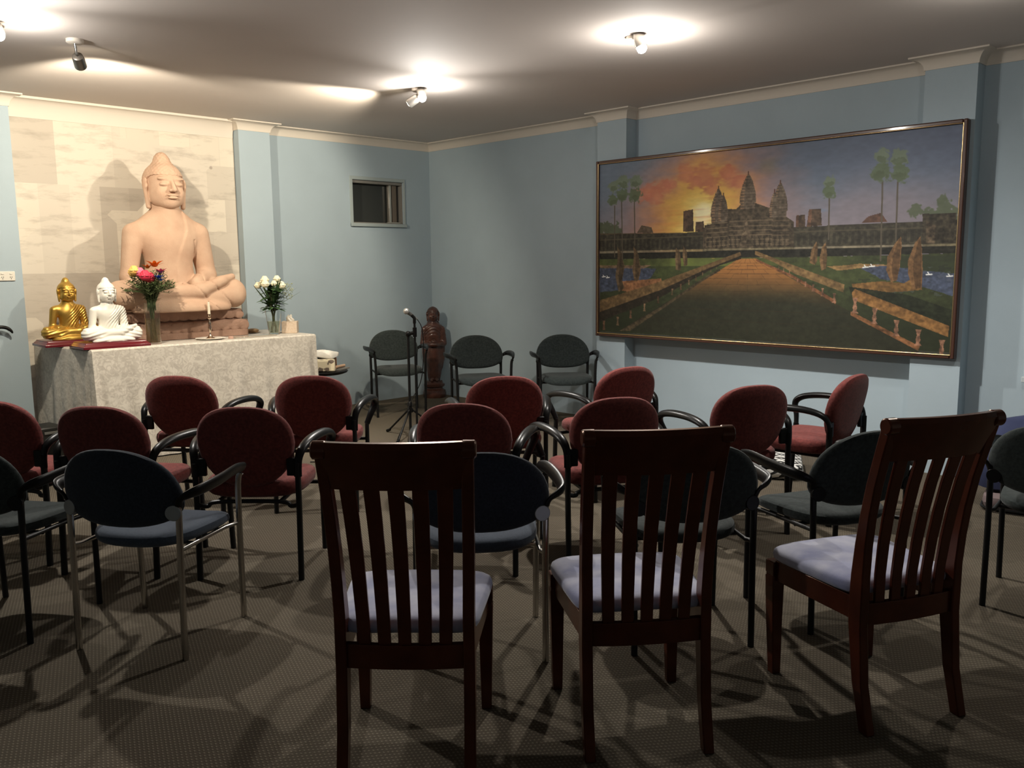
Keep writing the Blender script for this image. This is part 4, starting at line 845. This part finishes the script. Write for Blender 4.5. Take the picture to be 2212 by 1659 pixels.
# ------------------------------------------------------------------ chairs  (local: faces +y, origin on the floor)
def supe(hw,hu,hd,n1,n2,taper=0,N=44):
    out=[]
    for k in range(N):
        a=2*math.pi*k/N; c,s=math.cos(a),math.sin(a); n=n1 if s>=0 else n2
        x=hw*math.copysign(abs(c)**(2/n),c); z=(hu if s>=0 else hd)*math.copysign(abs(s)**(2/n),s)
        if s<0: x*=1-taper*(-z/hd)**1.6
        out.append((x,z))
    return out
def dining_chair(loc,rz,label):
    t=thing('wooden_dining_chair',loc,rz,label,'chair','dark wooden slat back dining chairs')
    def side(z):   # y of the rear post centre line by height
        pts=[(0,-.262),(.15,-.222),(.34,-.200),(.48,-.200),(.65,-.218),(.82,-.256),(1.02,-.318)]
        for (a,b),(c,d) in zip(pts,pts[1:]):
            if z<=c: return b+(d-b)*(z-a)/(c-a)
        return pts[-1][1]
    for s in (-1,1):
        m=MB(); rings=[]
        for z in [0,.06,.15,.25,.34,.42,.5,.6,.7,.8,.88,.94,1.0]:
            y=side(z); x=s*(.183+ (.012 if z>.5 else 0)*((z-.5)/.5)); hw=.0165; hd=.019+.010*math.exp(-((z-.40)/.22)**2)
            rings.append([(x-hw,y-hd,z),(x+hw,y-hd,z),(x+hw,y+hd,z),(x-hw,y+hd,z)])
        m.loft(rings); m.build('rear_post',WOOD,t,bevel=.004)
        m=MB(); rings=[]
        for z in [0,.08,.2,.30,.36,.364,.372,.376,.42]:
            f=.0165+.008*min(1,z/.36); 
            if .362<z<.374: f-=.002
            x=s*.205; y=.205-.012*(1-min(1,z/.25))
            rings.append([(x-f,y-f,z),(x+f,y-f,z),(x+f,y+f,z),(x-f,y+f,z)])
        m.loft(rings); m.build('front_leg',WOOD,t,bevel=.003)
        m=MB(); a=(s*.183,-.19,.385); b=(s*.207,.19,.385)
        rings=[[(p[0]-.010,p[1],.350),(p[0]+.010,p[1],.350),(p[0]+.010,p[1],.425),(p[0]-.010,p[1],.425)] for p in (a,b)]
        m.loft(rings); m.build('side_rail',WOOD,t,bevel=.002)
    m=MB(); m.box((0,.205,.388),(.37,.02,.072)); m.build('front_rail',WOOD,t,bevel=.002)
    def bow(x,z,k=.028): return side(z)-k*(1-(x/.2)**2)
    m=MB(); n=12; rings=[]
    for k in range(n+1):
        x=-.172+.344*k/n
        rings.append([(x,bow(x,.34,.016)-.013,.338),(x,bow(x,.34,.016)+.011,.338),(x,bow(x,.41,.016)+.011,.410),(x,bow(x,.41,.016)-.013,.410)])
    m.loft(rings); m.build('lower_back_rail',WOOD,t,bevel=.002)
    m=MB(); rings=[]
    for k in range(n+1):
        x=-.196+.392*k/n; y0=bow(x,.88); y1=bow(x,1.01)
        rings.append([(x,y0-.010,.884),(x,y0+.012,.884),(x,y1+.016,.985),(x,y1+.017,1.005),(x,y1+.010,1.020),(x,y1-.010,1.020),(x,y1-.019,1.005),(x,y1-.012,.985)])
    m.loft(rings); cr=m.build('crest_rail',WOOD,t)
    for s in (-1,1):
        m=MB(); y1=bow(.196*s,1.01); m.tube([(s*.180,y1+.001,.997),(s*.184,y1+.001,.997),(s*.215,y1+.001,.997),(s*.219,y1+.001,.997)],[.022,.0255,.0255,.021],n=20); m.build('rail_cap',WOOD,cr)
    for k in range(5):
        u=(k-2)/2; m=MB(); rings=[]
        for z in [.405,.5,.6,.7,.8,.892]:
            f=(z-.405)/.487; x=u*(.116+.016*f); hw=.0185+.003*f; y=side(z)-(.016+.012*f)*(1-(x/.2)**2)
            rings.append([(x-hw,y-.006,z),(x+hw,y-.006,z),(x+hw,y+.006,z),(x-hw,y+.006,z)])
        m.loft(rings); m.build('back_slat',WOOD,t,bevel=.002)
    o=[]
    for k in range(56):
        a=2*math.pi*k/56; c,s=math.cos(a),math.sin(a); n=7
        x=math.copysign(abs(c)**(2/n),c); y=math.copysign(abs(s)**(2/n),s); o.append((x*(.222+.018*y),.012+y*.215))
    p=pad(o,.052,lambda a,b,c:(a,b,.448+c+.006*(1-(a/.24)**2)),puff=.18); p.build('seat_cushion',SEATC,t)
    return t
def red_chair(loc,rz,label):
    t=thing('red_fabric_armchair',loc,rz,label,'chair','red fabric armchairs in rows before the altar')
    def mp(a,b,c):
        z=.655+b; y=-.232-.22*(b)+.55*a*a; return (a,y+c,z-.0*c)
    pad(supe(.230,.187,.212,2.5,3.0,.30),.062,mp,puff=.05).build('backrest',RED,t)
    o=supe(.245,.235,.225,3.2,3.6,0,48)
    pad(o,.085,lambda a,b,c:(a,b+.02,.428+c-.035*max(0,(b-.12)/.115)**2+.10*a*a),puff=.06).build('seat',RED,t)
    for s in (-1,1):
        m=MB(); m.tube([(s*.243,-.238,0),(s*.243,-.222,.35),(s*.243,-.222,.565)],.0145,n=12,sec=(.95,1.25)); m.build('rear_leg',BLKM,t)
        m=MB(); m.tube([(s*.245,.232,0),(s*.247,.215,.30),(s*.250,.200,.47)],.0145,n=12,sec=(.95,1.25)); m.build('front_leg',BLKM,t)
        m=MB(); path=arc([(s*.243,-.222,.50),(s*.246,-.218,.575),(s*.258,-.185,.625),(s*.275,-.09,.652),(s*.292,.05,.655),(s*.300,.165,.640),(s*.301,.222,.612),(s*.293,.232,.575),(s*.273,.212,.525),(s*.250,.200,.465)],4)
        n=len(path); rr=[.0165+.0075*math.sin(math.pi*min(1,max(0,(i/n-.12)/.8))) for i in range(n)]
        m.tube(path,rr,n=12,sec=(1.15,.8)); m.build('armrest',BLK,t)
        m=MB(); m.box((s*.218,-.214,.545),(.055,.022,.085)); m.build('back_bracket',BLK,t,bevel=.005)
    m=MB(); m.tube(arc([(-.243,-.222,.365),(-.20,-.205,.352),(-.15,-.20,.372),(.15,-.20,.372),(.20,-.205,.352),(.243,-.222,.365)],5),.011,n=8)
    m.tube([(-.15,-.20,.374),(-.15,.17,.372)],.011,n=8); m.tube([(.15,-.20,.374),(.15,.17,.372)],.011,n=8); m.tube([(-.247,.21,.365),(.247,.21,.365)],.011,n=8)
    m.build('under_frame',BLKM,t)
    return t
def round_chair(name,loc,rz,label,group,backm,seatm,legm,disc):
    t=thing(name,loc,rz,label,'chair',group)
    def mp(a,b,c):
        z=.615+b; return (a,-.238-.17*b+.75*a*a+c,z)
    pad(supe(.252,.206,.105,2.25,2.5,.06),.046,mp,puff=.05).build('backrest',backm,t)
    o=supe(.225,.225,.215,3.6,3.0,0,48)
    pad(o,.055,lambda a,b,c:(a*(1+.07*b/.2),b+.01,.444+c+.16*a*a-.03*max(0,(b-.12)/.105)**2),puff=.05).build('seat',seatm,t)
    for s in (-1,1):
        m=MB(); m.tube([(s*.233,-.217,0),(s*.233,-.210,.35),(s*.236,-.205,.60)],.0125,n=12); m.build('rear_leg',legm,t)
        m=MB(); m.tube(arc([(s*.239,.202,0),(s*.243,.198,.35),(s*.250,.192,.585),(s*.262,.196,.632)],4),.0125,n=12); m.build('front_leg',legm,t)
        m=MB()
        if s: 
            path=arc([(s*.236,-.205,.585),(s*.250,-.215,.625),(s*.285,-.205,.648),(s*.302,-.16,.655),(s*.300,-.02,.660),(s*.282,.12,.664),(s*.262,.215,.652),(s*.256,.235,.643)],5)
            n=len(path); rr=[.011+.010*math.sin(math.pi*min(1,max(0,(i/n-.15)/.8)))**.7 for i in range(n)]
            m.tube(path,rr,n=12,sec=(1.25,.62)); m.build('armrest',BLK,t)
        m=MB(); m.tube([(s*.223,-.224,.575),(s*.219,-.207,.575)],.030,n=20)
        if disc: m.build('back_bracket',disc,t,bevel=.002)
        else: m.build('back_bracket',BLK,t,bevel=.002)
        m=MB(); m.tube([(s*.233,-.208,.422),(s*.218,-.18,.420),(s*.220,.12,.418),(s*.238,.19,.418),(s*.243,.197,.418)],.009,n=10); m.build('side_rail',legm,t)
    m=MB(); m.tube([(-.219,-.08,.414),(.219,-.08,.414)],.009,n=8); m.tube([(-.221,.10,.414),(.221,.10,.414)],.009,n=8); m.build('cross_rail',legm,t)
    return t
d0=dining_chair((-4.791,-5.725,0),-.806,'slat back wooden dining chair nearest the middle aisle, its feet cut by the bottom edge')
dup(d0,(-4.204,-6.098,0),-.664,'middle one of the three slat back wooden dining chairs')
dup(d0,(-3.508,-6.566,0),-.455,'rightmost slat back wooden dining chair, turned so its lilac seat shows at the left')
REDS=[((-5.035,-2.80),-.95,'red armchair cut by the left edge, in front of the black box'),
 ((-4.742,-3.376),-.922,'red armchair behind the chrome legged navy chair, left of the aisle'),
 ((-3.993,-2.544),-.92,'red armchair directly in front of the left half of the altar cloth'),
 ((-4.307,-3.889),-.801,'red armchair in the second row, just left of the nearest dining chair'),
 ((-3.477,-3.128),-.767,'red armchair in front of the right half of the altar and the small round table'),
 ((-3.535,-4.592),-.892,'red armchair whose top shows behind the leftmost dining chair and right navy chair'),
 ((-2.761,-3.995),-.645,'red armchair before the middle black chair of the wall row'),
 ((-2.976,-4.958),-.534,'red armchair right behind the crest of the middle dining chair'),
 ((-2.021,-4.21),-.255,'red armchair nearest the right wall pilaster, below the left corner of the painting'),
 ((-2.195,-5.225),-.456,'red armchair below the middle of the painting, left one of the two rightmost red chairs'),
 ((-1.565,-5.40),.04,'rightmost red armchair, seen nearly edge on with its bright red seat at the left')]
r0=None
for (p,a,l) in REDS:
    if r0 is None: r0=red_chair((p[0],p[1],0),a,l)
    else: dup(r0,(p[0],p[1],0),a,l)
n0=round_chair('navy_chrome_armchair',(-5.013,-4.346,0),-1.0,'navy armchair with chrome legs at the left, all its legs in view','navy armchairs with chrome legs',NAVY,NAVYS,CHROME,mat('dull_chrome_disc',(.30,.32,.33),.4,metal=.8))
dup(n0,(-4.162,-5.334,0),-.70,'navy armchair with chrome legs behind the leftmost dining chair')
g0=round_chair('charcoal_armchair',(-1.125,-.80,0),2.667,'charcoal armchair behind the microphone stand, facing the room','charcoal armchairs with black legs',GREEN,GREEN,BLKM,None)
for (p,a,l) in [((-1.05,-1.95),2.58,'charcoal armchair just right of the standing wooden statue, facing the room'),
 ((-.50,-2.50),2.42,'charcoal armchair by the wall, below the left end of the painting, facing the room'),
 ((-5.396,-3.755),-.963,'charcoal armchair cut by the left edge of the photo, left of the navy chair'),
 ((-3.536,-5.82),-.635,'charcoal armchair behind the slats of the middle dining chair'),
 ((-2.909,-6.141),-.415,'charcoal armchair behind the left post of the rightmost dining chair'),
 ((-2.178,-6.841),-1.45,'charcoal armchair at the right edge, behind the rightmost dining chair, before the blue cushion')]:
    dup(g0,(p[0],p[1],0),a,l)
